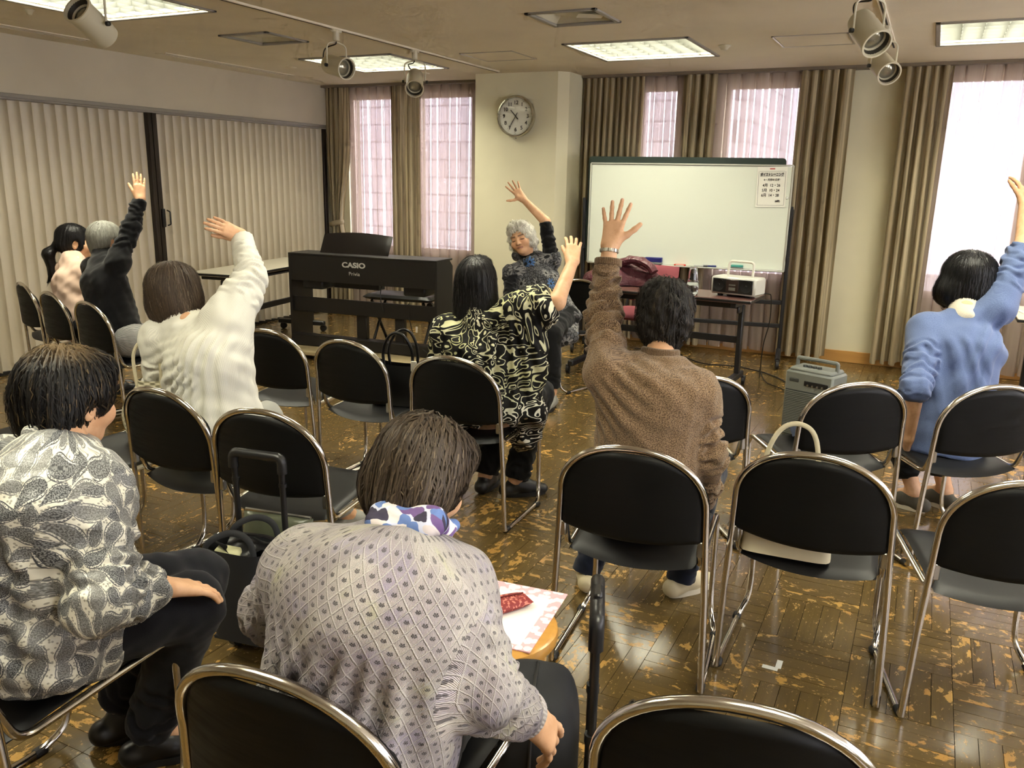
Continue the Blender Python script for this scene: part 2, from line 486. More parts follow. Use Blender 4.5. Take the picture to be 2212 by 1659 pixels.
for (x, y, rr, hh), lb in zip([(-4.988, 3.528, .03, .03), (-5.286, 6.194, .05, .008), (-4.948, 6.236, .05, .008), (-1.439, 6.211, .045, .03), (-4.358, 6.932, .055, .012)],
        ['small ceiling sprinkler head above the partition near the top left', 'flat round ceiling cap beside the far slot diffuser', 'flat round ceiling cap beside the piano ceiling light',
         'round ceiling detector next to the whiteboard light', 'round ceiling disc partly behind the second track spotlight']):
    m = MB(); m.lathe([(rr, 0), (rr, -.006), (rr*.8, -.01), (rr*.45, -hh), (.004, -hh-.003)], (0, 0, 0), 24)
    o = obj('ceiling_detector', m, M_cream if hh > .02 else M_ceil); o.location = (x, y, ZC)
    tag(o, lb, 'detector', 'round fittings on the ceiling')

# walls ---------------------------------------------------------------
mb = MB(); mb.box((XL-.2, (YR+YB)/2+.1, (2.0+ZC)/2+.1), (.4, YB-YR+.3, ZC-2.0+.2))
struct('wall_left', mb, M_beam)
mb = MB(); mb.box((XL-.45, (YR+YB)/2, 1.1), (.05, YB-YR+.3, 2.2)); struct('wall_left_behind_partition', mb, M_wall)
WIN = [(-5.80, -4.26, .72, 2.33), (-2.52, -1.10, .68, 2.33), (-.02, 2.0, .62, 2.34)]
WIN_PANE = [(-5.80, -5.03, .72, 2.33), (-4.95, -4.26, .72, 2.33), (-2.52, -2.15, .68, 2.33), (-1.74, -1.10, .68, 2.33), (-.02, .62, .62, 2.34), (.70, 1.36, .62, 2.34), (1.44, 2.0, .62, 2.34)]
mb = MB(); plate(mb, XL-.45, XR+.1, 0, ZC+.2, [w for w in WIN_PANE], YB, YB+.22, lambda u, v, w: (u, w, v))
struct('wall_back', mb, M_wall)
WIN_ADDED = [(-1.6, -.2), (.4, 1.8), (2.4, 3.8), (4.4, 5.8)]  # unseen right-wall windows, left bare, added to brighten the room with daylight
mb = MB(); plate(mb, YR-.1, YB+.3, 0, ZC+.2, [(a, b, .7, 2.3) for a, b in WIN_ADDED], XR, XR+.12, lambda u, v, w: (w, u, v)); struct('wall_right', mb, M_wall)
def portal(loc, rot, sx, sz):
    ld = bpy.data.lights.new('window_portal', 'AREA'); ld.shape = 'RECTANGLE'; ld.size = sx; ld.size_y = sz; ld.cycles.is_portal = True
    lo = bpy.data.objects.new('window_portal', ld); COL.objects.link(lo); lo.location = loc; lo.rotation_euler = rot
for a, b in WIN_ADDED: portal((XR+.13, (a+b)/2, 1.5), (0, PI/2, 0), 1.6, b-a)
mb = MB(); mb.box(((XL+XR)/2, YR-.05, 1.3), (XR-XL+1, .1, 2.6)); struct('wall_rear', mb, M_wall)
mb = MB(); mb.add([(-3.92, YB, 0), (-3.92, 7.13, 0), (-3.11, 7.17, 0), (-3.03, 7.25, 0), (-3.03, YB, 0), (-3.92, YB, ZC+.1), (-3.92, 7.13, ZC+.1), (-3.11, 7.17, ZC+.1), (-3.03, 7.25, ZC+.1), (-3.03, YB, ZC+.1)],
    [(0, 1, 6, 5), (1, 2, 7, 6), (2, 3, 8, 7), (3, 4, 9, 8)])
struct('wall_pillar', mb, M_wall)
mb = MB(); mb.box((XR-2.9+.0, 0, 0), (0.001, .001, .001)) if False else None
M_oak = Mat('oak_skirting', rough=.4); p = M_oak.pos(); x, y, z = M_oak.sep(p)
M_oak.set(col=M_oak.mix(M_oak.noise(M_oak.comb(x*2, y*2, z*60), 1, 4), lin(176, 128, 66), lin(206, 158, 92))); M_oak = M_oak.m
for nm, x0, x1 in (('baseboard_back', -3.03, XR), ('baseboard_recess', XL, -3.92)):
    mb = MB(); mb.box(((x0+x1)/2, YB-.009, .05), (x1-x0, .018, .1), bev=.003); struct(nm, mb, M_oak)
mb = MB(); mb.box((-3.515, 7.135, .05), (.83, .018, .1), rz=.05, bev=.003); struct('baseboard_pillar', mb, M_oak)
# curtain rails and the dark track at the ceiling line
for k, (x0, x1) in enumerate(((XL, -3.93), (-3.02, XR))):
    mb = MB(); mb.box(((x0+x1)/2, YB-.09, ZC-.012), (x1-x0, .15, .024)); struct('trim_%d' % (k+1), mb, mat('curtain_pelmet', (120, 108, 92), .5))

for x0, x1, z0, z1 in WIN_PANE: portal(((x0+x1)/2, YB+.2, (z0+z1)/2), (-PI/2, 0, 0), x1-x0, z1-z0)
# windows -------------------------------------------------------------
M_alu = mat('aluminium_window_frame', (196, 178, 164), .4, .3)
def clear_pane(name, gloss=.05):
    m = Mat(name); T = m.T; tp = T.nodes.new('ShaderNodeBsdfTransparent'); gs = T.nodes.new('ShaderNodeBsdfGlossy'); gs.inputs['Roughness'].default_value = .02
    mx = T.nodes.new('ShaderNodeMixShader'); mx.inputs[0].default_value = gloss
    T.links.new(tp.outputs[0], mx.inputs[1]); T.links.new(gs.outputs[0], mx.inputs[2]); T.links.new(mx.outputs[0], m.out.inputs[0]); return m.m
M_glass = clear_pane('window_glass')
for k, (a, b) in enumerate(WIN_ADDED):
    mb = MB()
    for yy in (a+.02, (a+b)/2, b-.02): mb.box((XR+.06, yy, 1.5), (.05, .04, 1.6))
    for zz in (.72, 2.28): mb.box((XR+.06, (a+b)/2, zz), (.05, b-a, .04))
    struct('window_%d' % (k+8), mb, M_alu)  # frames of the added, out-of-view right-hand windows
for k, (x0, x1, z0, z1) in enumerate(WIN_PANE):
    mb = MB(); t = .035
    for (cx, cz, sx, sz) in (((x0+x1)/2, z0+t/2, x1-x0, t), ((x0+x1)/2, z1-t/2, x1-x0, t), (x0+t/2, (z0+z1)/2, t, z1-z0), (x1-t/2, (z0+z1)/2, t, z1-z0)):
        mb.box((cx, YB+.10, cz), (sx, .06, sz))
    w = struct('window_%d' % (k+1), mb, M_alu)
    mb = MB(); mb.box(((x0+x1)/2, YB+.10, (z0+z1)/2), (x1-x0-2*t, .006, z1-z0-2*t)); obj('pane', mb, M_glass, w, False)
    mb = MB(); mb.box(((x0+x1)/2, YB+.06, z0-.01), (x1-x0+.04, .16, .02)); obj('sill', mb, M_alu, w, False)

# neighbouring tiled facade outside, seen through the sheers ------------------
m = Mat('pale_facade_tile', rough=.5); p = m.pos(); x, y, z = m.sep(p)
row = (z/.30).floor(); ux = x/.62+(row*.5); 
gx = (ux.fract()-.5).abs(); gz = ((z/.30).fract()-.5).abs()
grout = (gx-.475).smooth(0, .01).max((gz-.44).smooth(0, .02))
tint = m.white(m.comb(ux.floor(), row, 1.0))
m.set(col=m.mix(grout, m.mix(tint, lin(232, 226, 226), lin(216, 208, 210)), lin(168, 158, 164)))
mb = MB(); mb.box((-6.3, 13.2, 4), (7.0, .4, 12)); mb.box((-2.8, 15.2, 4), (.4, 4, 12))
o = obj('neighbouring_building', mb, m.m, None, False); tag(o, 'pale brick-patterned building facade outside the windows', 'building')
mb = MB(); mb.box((-2, 20, -1.6), (60, 26, .2)); o = struct('ground_outside', mb, mat('paving_outside', (170, 168, 164), .9))

# folding partition -----------------------------------------------------
m = Mat('cream_partition_vinyl', col=lin(214, 204, 184), rough=.42, spec=.4); p = m.pos(); m.bump(m.noise(p, 160, 3), .06, .002); M_vinyl = m.m
M_brown = mat('dark_brown_aluminium', (48, 40, 35), .35, .4)
def pleats(ys, root):
    """each panel: concave leaf between two pleat ridges"""
    for a, b in zip(ys, ys[1:]):
        w = b-a
        prof = [(0, 0.0), (.035, .035), (.16, .052), (.5, .060), (.86, .050), (.97, .030), (1.0, 0.0)]
        mbp = MB()
        def fn(u, v):
            s = u*(len(prof)-1); i = min(int(s), len(prof)-2); t = s-i
            py = prof[i][0]*(1-t)+prof[i+1][0]*t; px_ = prof[i][1]*(1-t)+prof[i+1][1]*t
            return (XL-.02-px_, a+w*py, .025+v*1.965)
        mbp.grid(fn, len(prof), 2)
        n = len(prof)
        mbp.grid(lambda u, v: tuple(Vector(fn(u, v))+Vector((-.006, 0, 0))), n, 2)
        obj('partition_panel', mbp, M_vinyl, root, True, 60)
ys1 = [round(2.9+.0935*k, 4) for k in range(26)]; ys1[-1] = 5.235
ysr = [5.325+(7.53-5.325)*k/24 for k in range(25)]
part = empty('folding_partition', (0, 0, 0), 0, 'cream pleated folding partition closing off the long side wall', 'partition')
pleats([y for y in ys1 if y > 2.6], part); pleats(ysr, part)
mb = MB(); mb.box((XL-.06, 2.0, 1.0), (.03, 1.8, 2.0)); obj('side_panel', mb, M_vinyl, part)
mb = MB()
for yy in (5.252, 5.305): mb.box((XL-.03, yy, 1.0), (.05, .042, 1.98), bev=.004)
mb.box((XL-.01, 5.279, 1.0), (.02, .012, 1.98)); obj('meeting_post', mb, M_brown, part)
mb = MB(); mb.box((XL-.03, 7.56, 1.0), (.06, .05, 1.98), bev=.004); obj('end_post', mb, M_brown, part)
mb = MB(); mb.box((XL+.004, 5.31, 1.11), (.02, .035, .16), bev=.006); mb.tube(fillet([(XL+.01, 5.345, 1.175), (XL+.045, 5.345, 1.165), (XL+.045, 5.345, 1.055), (XL+.01, 5.345, 1.045)], .01), .006, 8)
obj('latch_handle', mb, M_black, part)
mb = MB(); mb.box((XL-.05, (2.6+YB)/2, 1.995), (.12, YB-2.6, .02)); mb.box((XL+.012, (2.6+YB)/2, 2.012), (.02, YB-2.6, .03), bev=.004); obj('head_track', mb, M_grey, part)
mb = MB(); mb.box((XL-.07, (2.6+YB)/2, .013), (.05, YB-2.6, .024)); obj('gap_shade_strip', mb, M_darkgap, part)  # dark strip standing in for the shaded gap below the panels

# curtains ----------------------------------------------------------------
def fabric(name, col, col2, sheer=0.0, transl=.25, bands=0.0):
    m = Mat(name, rough=.9, spec=.1)
    c = m.coord('UV'); u, v, _ = m.sep(c)
    n = m.noise(m.comb(u*22.0, v*.6, 0.0), 1.0, 3, .6)
    col_ = m.mix(n.smooth(.35, .65), lin(col), lin(col2))
    if bands:
        st = (m.noise(m.comb(u*60.0, 0.0, 0.0), 1.0, 2, .5)-.5).smooth(-.08, .08); col_ = m.mix(st*bands, col_, lin([q*.55 for q in col2]))
    m.set(col=col_)
    w = m.noise(m.comb(u*900.0, v*900.0, 0.0), 1.0, 1); m.bump(w, .1, .001)
    T = m.T; tr = T.nodes.new('ShaderNodeBsdfTranslucent'); m.put(tr.inputs[0], col_)
    mx = T.nodes.new('ShaderNodeMixShader'); mx.inputs[0].default_value = transl
    T.links.new(m.b.outputs[0], mx.inputs[1]); T.links.new(tr.outputs[0], mx.inputs[2])
    last = mx
    if sheer:
        tp = T.nodes.new('ShaderNodeBsdfTransparent'); tp.inputs[0].default_value = (.96, .94, .98, 1)
        m2 = T.nodes.new('ShaderNodeMixShader'); m2.inputs[0].default_value = sheer
        T.links.new(mx.outputs[0], m2.inputs[1]); T.links.new(tp.outputs[0], m2.inputs[2]); last = m2
    T.links.new(last.outputs[0], m.out.inputs[0])
    return m.m
M_drape = fabric('beige_striped_drape', (206, 192, 160), (168, 152, 122), 0, .22, .45)
M_sheer = fabric('white_sheer', (214, 200, 186), (196, 180, 166), .50, .34)
def curtain(name, x0, x1, y, z0, z1, waves, amp, m, label, seed=0, gather=None, tie=None, group=None, overlap=.9, top_flat=.35):
    if m is M_sheer: overlap = 2.1; top_flat = .6
    """omega-folded hanging cloth along X; gather(v) narrows the width towards a side"""
    r_ = np.random.default_rng(seed); nu = int(waves*14)+1; nv = 26
    ph = r_.uniform(0, 2*PI); wob = r_.uniform(.75, 1.25, int(waves)+3); pw = (x1-x0)/waves
    lowf = r_.uniform(-1, 1, 6)
    mbc = MB(); uv = []
    def fn(u, v):
        s = u*waves; k = int(s); wv = wob[min(k, len(wob)-1)]*(1-(s-k))+wob[min(k+1, len(wob)-1)]*(s-k)
        a = 2*PI*s+ph
        depth = amp*wv*(top_flat+(1-top_flat)*min(1, (1-v)*3+.15)) 
        xx = x0+(x1-x0)*u+pw*.5/PI*overlap*math.sin(2*a)*(.6+.4*wv)
        yy = y+depth*math.cos(a)+amp*.25*math.cos(a*.5+lowf[0]*3)
        swing = .012*(1-v)*sum(lowf[i]*math.sin((i+1)*3.1*u+i) for i in range(4))
        xx += swing
        if gather: xx, yy = gather(u, v, xx, yy)
        zz = z0+(z1-z0)*v
        if v < .02: zz += .012*math.sin(a*1.0+1)
        return (xx, yy, zz)
    mbc.grid(fn, nu, nv)
    o = obj(name, mbc, m, None, True, 180)
    ul = o.data.uv_layers.new(name='UVMap'); L = len(o.data.loops); vi = np.zeros(L, int); o.data.loops.foreach_get('vertex_index', vi)
    U = (vi % nu)/(nu-1)*(x1-x0)*1.8+seed*1.37; V = (vi//nu)/(nv-1)*(z1-z0)
    ul.data.foreach_set('uv', np.stack([U, V], 1).astype(np.float32).ravel())
    tag(o, label, 'curtain', group)
    return o
YD, YS = YB-.115, YB-.06
g1, g2 = 'striped drapes at the windows', 'sheer curtains at the windows'
# left recess
def tied(u, v, xx, yy):
    vt = .40; d = (v-vt)
    k = 1-.62*math.exp(-(d/.22)**2) if d > 0 else 1-.62*math.exp(-(d/.10)**2)
    xc = -5.90
    return xc+(xx-xc)*k, yy
curtain('drape', -6.0, -5.70, YD, .05, ZC-.02, 5, .035, M_drape, 'narrow striped drape gathered by a tieback beside the partition', 3, tied, group=g1)
mb = MB(); mb.tube([(-5.90+.075*math.cos(a), YD+.055*math.sin(a), .985+.02*math.cos(a)) for a in np.linspace(0, 2*PI, 17)[:-1]], .028, 8, closed=True, flat=.5)
tag(obj('curtain_tieback', mb, M_drape), 'fabric tieback band around the drape by the partition', 'tieback')
curtain('sheer_curtain', -5.72, -5.10, YS, .05, ZC-.02, 7, .034, M_sheer, 'sheer curtain with wide dark folds behind the piano music stand', 4, group=g2)
curtain('drape', -5.16, -4.80, YD, .05, ZC-.02, 5, .040, M_drape, 'striped drape hanging between the two sheers behind the piano', 5, group=g1)
curtain('sheer_curtain', -4.86, -3.95, YS, .05, ZC-.02, 8, .034, M_sheer, 'bright sheer curtain next to the clock pillar', 6, group=g2)
# middle window
curtain('drape', -3.02, -2.44, YD, .05, ZC-.02, 10, .038, M_drape, 'wide dark drape between the clock pillar and the whiteboard window', 7, group=g1)
curtain('sheer_curtain', -2.52, -2.02, YS, .05, ZC-.02, 5, .034, M_sheer, 'narrow sheer curtain above the whiteboard, brick facade showing through', 8, group=g2)
curtain('drape', -2.08, -1.78, YD, .05, ZC-.02, 4, .040, M_drape, 'drape between two sheers above the middle of the whiteboard', 9, group=g1)
curtain('sheer_curtain', -1.84, -1.06, YS, .05, ZC-.02, 6.5, .034, M_sheer, 'sheer curtain pinned in a small gathered peak above the notice', 10, group=g2)
curtain('drape', -1.10, -.70, YD, .04, ZC-.02, 5, .045, M_drape, 'long drape beside the whiteboard, hem brushing the floor', 11, group=g1)
curtain('drape', -.31, .02, YD, .05, ZC-.02, 5, .045, M_drape, 'long drape on the far side of the plain wall strip, near the blue top', 12, group=g1)
curtain('sheer_curtain', -.05, 1.9, YS, .05, ZC-.02, 15, .034, M_sheer, 'wide glaring sheer curtain behind the woman in blue', 13, group=g2)

# ------------------------------------------------------------------ stacking chairs
m = Mat('black_vinyl', col=lin(17, 17, 18), rough=.44, spec=.28); p = m.coord('Object'); m.bump(m.noise(p, 260, 3, .6), .10, .001); M_vin = m.m
m = Mat('black_shell', col=lin(13, 13, 12), rough=.6, spec=.18); p = m.coord('Object'); m.bump(m.noise(p, 400, 2, .6), .08, .001)
n_ = m.noise(m.comb(*[q*k for q, k in zip(m.sep(p), (6.0, 6.0, 60.0))]), 1.0, 4, .7); m.set(rough=n_.smooth(.3, .8, .42, .62)); M_shell = m.m
def pillow(mb, fn, th, nu=21, nv=13, pw=6):
    """closed pad around the mid-surface fn(u, v) -> (point, normal)"""
    def e(t): return max(0.0, 1-abs(2*t-1)**pw)**.5
    def sp(t): return .5-.5*math.cos(PI*t) if True else t
    for sgn in (1, -1):
        def g(u, v):
            u, v = .5*(u+sp(u)), .5*(v+sp(v)); P, N = fn(u, v); k = e(u)*e(v)*th/2*sgn
            return tuple(Vector(P)+Vector(N)*k)
        mb.grid(g, nu, nv)
    return mb
def build_chair():
    root = empty('stacking_chair', (0, 0, 0))
    mb = MB(); N = 26
    arch = [(.214*math.copysign(abs(math.cos(t))**.92, math.cos(t)), -.222-.040*math.sin(t), .595+.172*math.sin(t)**.9) for t in np.linspace(0, PI, N)]
    P = [(.236, -.200, .014), (.227, -.208, .30), (.2175, -.2165, .50)]+arch+[(-.2175, -.2165, .50), (-.227, -.208, .30), (-.236, -.200, .014)]
    mb.tube(P, .0105, 10); obj('back_frame', mb, M_chrome, root)
    for s in (1, -1):
        mb = MB()
        Q = fillet([(s*.236, -.200, .05), (s*.236, -.196, .011), (s*.231, .17, .011), (s*.210, .222, .055), (s*.206, .232, .12), (s*.206, .226, .425), (s*.200, -.165, .398), (s*.203, -.205, .50)], [.03, .03, .03, .04, .045, .04], 5)
        mb.tube(Q, .0095, 9); obj('side_rail', mb, M_chrome, root)
        for yy in (-.17, .155):
            mb = MB(); mb.box((s*.233, yy, .010), (.026, .04, .022), bev=.006); obj('foot_pad', mb, M_rubber, root)
    mb = MB()
    def seat(u, v):
        x = (u-.5)*2; xx = x*.192; yb = -.185-.034*(1-x*x); yf = .235+.006*(1-x*x)
        yy = yb+(yf-yb)*v
        z = .402+.026*min(1, v*1.6)-.016*(1-x*x)*(1-.4*v)-.020*max(0, (v-.82)/.18)**2
        return (xx, yy, z), (0, 0, 1)
    pillow(mb, seat, .034); obj('seat', mb, M_vin, root, True, 80)
    mb = MB()
    def back(u, v):
        x = (u-.5)*2*.999; xx = x*.2105
        zt = .60+.156*max(0, 1-abs(x)**2.3)**(1/2.3); zb = .497-.014*(1-x*x)
        z = zb+(zt-zb)*v
        y = -.216-.040*(1-x*x)-.036*max(0, (z-.5)/.26)*abs(1-x*x)*.4
        return (xx, y, z), (-.2*x, -1, .1)
    pillow(mb, back, .024, 29, 17, 22); obj('backrest', mb, [M_shell], root, True, 80)
    for s in (1, -1):
        mb = MB(); mb.box((s*.205, -.213, .478), (.02, .018, .05), bev=.004); obj('bracket', mb, M_steel, root)
    return root
CH = {'C1': (-5.259, 3.755, -0.359, 'empty black chair with chrome frame nearest the folding partition'),
 'C2': (-4.737, 3.569, -0.277, 'black chair carrying the woman with the ponytail'),
 'C3': (-4.214, 3.427, -0.229, 'black chair carrying the grey-haired woman in black'),
 'C4': (-3.25, 2.0, -0.2, 'black chair at the left-hand edge, half hidden by the paisley blouse woman'),
 'C5': (-2.78, 2.13, -0.12, 'black chair with the woven ivory handbag on its seat'),
 'C6': (-2.32, 2.225, -0.051, 'black chair carrying the woman in the white cardigan'),
 'C7': (-1.862, 2.196, 0.087, 'empty black chair directly behind the luggage cart handle'),
 'C8': (-2.803, 3.291, -0.014, 'empty black chair just beyond the white cardigan, in front of the piano'),
 'C9': (-2.3, 3.268, -0.072, 'black chair with a black leather handbag on its seat'),
 'C10': (-1.736, 3.21, 0.017, 'black chair carrying the woman in the zebra-print top'),
 'C11': (-2.372, 5.623, 2.86, 'black chair carrying the leader who faces the group'),
 'C12': (-0.704, 2.418, 0.106, 'black chair carrying the person in the brown sweater'),
 'C13': (-0.21, 2.615, 0.02, 'black chair with a cream handbag lying on its seat'),
 'C14': (-0.86, 3.37, 0.58, 'black chair partly hidden behind the brown sweater'),
 'C15': (-0.304, 3.569, 0.59, 'black chair standing in front of the grey portable amplifier'),
 'C16': (0.165, 3.8, 0.62, 'black chair carrying the woman in blue'),
 'C17': (0.27, 2.66, 0.27, 'empty black chair at the right-hand edge of the middle row'),
 'C18': (-0.821, 1.096, 0.043, 'foreground black chair carrying the woman in the lavender knit'),
 'C19': (-0.205, 1.355, 0.173, 'empty foreground black chair cut off by the bottom edge'),
 'C20': (-1.70, 1.02, 0.03, 'black chair seen from its side, carrying the woman in the paisley blouse')}
proto = build_chair()
for i, (k, (x, y, a, lb)) in enumerate(CH.items()):
    c = proto if i == 0 else copy_tree(proto)
    c.location = (x, y, 0); c.rotation_euler = (0, 0, a); tag(c, lb, 'chair', 'black stacking chairs')

# ------------------------------------------------------------------ electric piano, bench, platform
M_piano = mat('black_wood_veneer', (27, 25, 24), .45); M_letter = mat('silver_lettering', (205, 205, 200), .35)
PR = math.radians(4.6)
piano = empty('electric_piano', (-4.135, 5.60, 0), PR, 'black upright-cased electric piano seen from its back', 'piano')
def part(name, m, parent, boxes, bev=.004):
    mb = MB()
    for b_ in boxes: mb.box(b_[0], b_[1], bev=bev)
    return obj(name, mb, m, parent)
bkp = part('back_board', M_piano, piano, [((0, -.005, .745), (1.36, .02, .225))])
part('lid', M_piano, piano, [((0, .125, .855), (1.40, .29, .016)), ((0, .24, .775), (1.36, .06, .14))])
for sx in (-1, 1):
    mb = MB(); M = frame((sx*.69, 0, 0), (0, 1, 0), (1, 0, 0))
    mb.prism([(-.015, .10), (.27, .10), (.27, .80), (.20, .862), (-.015, .862)], -.011, .011, M.to_3x3(), (sx*.69, 0, 0)); obj('side_panel', mb, M_piano, piano, False)
part('keybed', M_piano, piano, [((0, .15, .655), (1.36, .26, .03))])
for sx in (-.50, .47): part('speaker_box', M_black, piano, [((sx, .13, .60), (.2, .2, .08))], .012)
part('pedal_beam_box', M_black, piano, [((-.12, .16, .605), (.44, .1, .06))])
part('cross_board', M_piano, piano, [((0, .02, .43), (1.36, .02, .125))])
for sx in (-.03, .33): part('support_post', M_piano, piano, [((sx, .06, .27), (.095 if sx < 0 else .085, .05, .24))])
part('base_beam', M_piano, piano, [((0, .03, .125), (1.38, .10, .09))])
for sx in (-1, 1): part('foot_beam', M_piano, piano, [((sx*.69, .13, .10), (.04, .36, .045))])
mb = MB(); M = Matrix.Rotation(-.22, 3, 'X')
def ms(u, v):
    x = -.46+.66*u; return (x+(.02*v), .10+.05*v, .865+.155*v+.02*math.sin(PI*u)*v), (0, -1, .25)
pillow(mb, ms, .012, 17, 5, 20); obj('music_stand', mb, mat('music_stand_brown', (30, 24, 22), .3), piano)
text_obj('maker_lettering', 'CASIO', .058, M_letter, piano, frame((-.06, -.0165, .785), (1, 0, 0), (0, -1, 0)), bold=.0022, sx=1.32)
text_obj('series_lettering', 'Privia', .042, M_letter, piano, frame((-.055, -.0165, .715), (1, 0, 0), (0, -1, 0)), sx=1.15)
mb = MB(); mb.tube(smooth_path([(.18, .03, .64), (.19, -.02, .56), (.20, .0, .43), (.205, .05, .37)]), .004, 6); mb.tube(smooth_path([(.42, .03, .5), (.44, 0, .40), (.46, -.02, .36), (.50, .0, .2), (.62, -.03, .12)]), .004, 6)
obj('cable', mb, M_black, piano)
mb = MB(); mb.box((.515, -.01, .30), (.02, .006, .05), bev=.002); tag(obj('tag_label', mb, M_white, piano), 'white paper tag on the cable')
mb = MB(); mb.box((0, .12, .058), (1.52, .62, .03), bev=.004); o = obj('piano_platform', mb, mat('pale_platform', (176, 160, 122), .6)); o.location = (-4.12, 5.56, 0); o.rotation_euler = (0, 0, PR)
tag(o, 'low pale wheeled board under the electric piano', 'platform')
mb = MB()
for sx in (-.65, 0, .65):
    for sy in (-.08, .32): mb.lathe([(.02, 0), (.02, .02)], (sx, sy, .0), 10, M=None); mb.box((sx, sy, .03), (.05, .05, .03))
c_ = obj('caster', mb, M_rubber, o)
bench = empty('piano_bench', (-4.10, 6.18, 0), .12, 'low black padded bench behind the piano', 'bench')
mb = MB(); pillow(mb, lambda u, v: (((u-.5)*.66, (v-.5)*.32, .47), (0, 0, 1)), .06, 17, 11, 8); obj('cushion', mb, M_vin, bench)
for sx in (-.25, .25):
    mb = MB()
    for s in (-1, 1): mb.tube([(sx, s*.16, .012), (sx, -s*.14, .44)], .013, 8)
    mb.tube([(sx, -.2, .012), (sx, .2, .012)], .012, 8)
    obj('cross_leg', mb, M_blackmetal, bench)
mb = MB(); mb.lathe([(.03, -.02), (.03, .02)], (.31, -.12, .42), 14, axis=(0, 1, 0)); obj('height_knob', mb, M_black, bench)

# ------------------------------------------------------------------ folding tables on casters
def caster(mb, x, y, r=.032):
    mb.lathe([(r*.55, -.014), (r, -.011), (r, .011), (r*.55, .014)], (x, y, r), 18, axis=(1, .15, 0)); mb.box((x, y, r*1.7), (.03, .035, r*1.1), bev=.006)
def fold_table(name, loc, rz, L, D, label, top_m, legs_x=None, hgt=.70, leg_y=.10):
    t = empty(name, (*loc, 0), rz, label, 'table', 'folding tables on casters')
    mb = MB(); mb.box((0, 0, hgt-.014), (L, D, .028), bev=.004); tp = obj('tabletop', mb, top_m, t)
    mb = MB(); mb.box((0, 0, hgt-.014), (L+.006, D+.006, .02), bev=.004); obj('edge_band', mb, M_black, tp)
    mb = MB(); mb.box((0, leg_y*.3, hgt-.075), (L-.24, .05, .04), bev=.004); mb.box((0, leg_y, hgt-.05), (L-.3, D*.55, .014)); obj('under_shelf', mb, M_blackmetal, t)
    for sx in (-1, 1):
        x = sx*(L/2-.13)
        mb = MB(); mb.box((x, leg_y, .07+(hgt-.12)/2), (.035, .06, hgt-.17), bev=.005); mb.box((x, 0, hgt-.05), (.04, D*.8, .035), bev=.004); mb.box((x, leg_y*.4, hgt-.10), (.02, .12, .06), bev=.01); obj('leg', mb, M_blackmetal, t)
        mb = MB(); mb.box((x, 0, .085), (.05, D*1.05, .045), bev=.008); obj('foot', mb, M_blackmetal, t)
        for sy in (-1, 1): mb = MB(); caster(mb, x+sx*.03, sy*D*.46); obj('caster', mb, M_rubber, t)
    mb = MB(); mb.box((0, leg_y, .36), (L-.26, .022, .05), bev=.004); obj('stretcher', mb, M_blackmetal, t)
    return t
M_brownlam = mat('brown_laminate', (96, 66, 60), .3); M_greylam = mat('grey_laminate', (196, 190, 172), .3)
t = fold_table('folding_table', (-1.80, 6.20), math.radians(-3), 1.50, .42, 'brown-topped folding table holding the disc player and glass carafe', M_brownlam)
t2 = fold_table('folding_table', (-5.36, 5.80), math.radians(100), 1.50, .48, 'grey-topped folding table against the partition behind the white cardigan', M_greylam, leg_y=-.1)
t3 = fold_table('folding_table', (1.32, 6.45), 0, 1.5, .70, 'table with loose papers at the right-hand edge under the bright window', mat('cream_laminate', (206, 196, 176), .4))
for k, (x, y, a) in enumerate(((.72, 6.40, .2), (.80, 6.62, -.15), (.95, 6.35, .1))):
    m = Mat('printed_sheet', rough=.7); c = m.coord('Object'); n = m.noise(c, 26, 3); m.set(col=m.mix((n-.56).smooth(0, .05)*.6, lin(226, 222, 214), lin(120, 118, 120)))
    mb = MB(); mb.box((0, 0, 0), (.21, .297, .002)); o = obj('paper_sheet', mb, m.m); o.location = (x, y, .7025+k*.0026); o.rotation_euler = (0, 0, a)
    tag(o, ['printed paper sheet nearest the table edge by the bright window', 'printed paper sheet towards the sheer curtain on the table', 'printed paper sheet lying furthest right on the table'][k], 'paper', 'papers on the window table')

# pink office chairs ---------------------------------------------------
M_pink = Mat('pink_upholstery', col=lin(150, 84, 92), rough=.95, spec=.1); q = M_pink.coord('Object'); M_pink.bump(M_pink.noise(q, 300, 2), .2, .002); M_pink = M_pink.m
def pink_chair(loc, rz, label):
    t = empty('meeting_chair', (*loc, 0), rz, label, 'chair', 'pink upholstered chairs')
    mb = MB(); pillow(mb, lambda u, v: (((u-.5)*.46, (v-.5)*.44, .44-.02*v), (0, 0, 1)), .06, 15, 11, 5); obj('seat', mb, M_pink, t)
    mb = MB(); pillow(mb, lambda u, v: (((u-.5)*.45, -.24-.06*v-.03*(1-(2*u-1)**2), .50+.31*v), (0, -1, 0)), .05, 15, 11, 5); obj('backrest', mb, M_pink, t)
    for sx in (-1, 1):
        mb = MB(); mb.tube(fillet([(sx*.2, -.25, .6), (sx*.22, -.22, .40), (sx*.22, .2, .40), (sx*.23, .22, .012), (sx*.23, -.26, .012)], .05), .011, 8); obj('side_frame', mb, M_blackmetal, t)
    return t
pc1 = pink_chair((-2.10, 6.64), 3.0, 'pink upholstered chair behind the brown table, jacket on its back')
pc2 = pink_chair((.98, 5.72), 3.0, 'pink upholstered chair under the papers table at the right-hand edge')

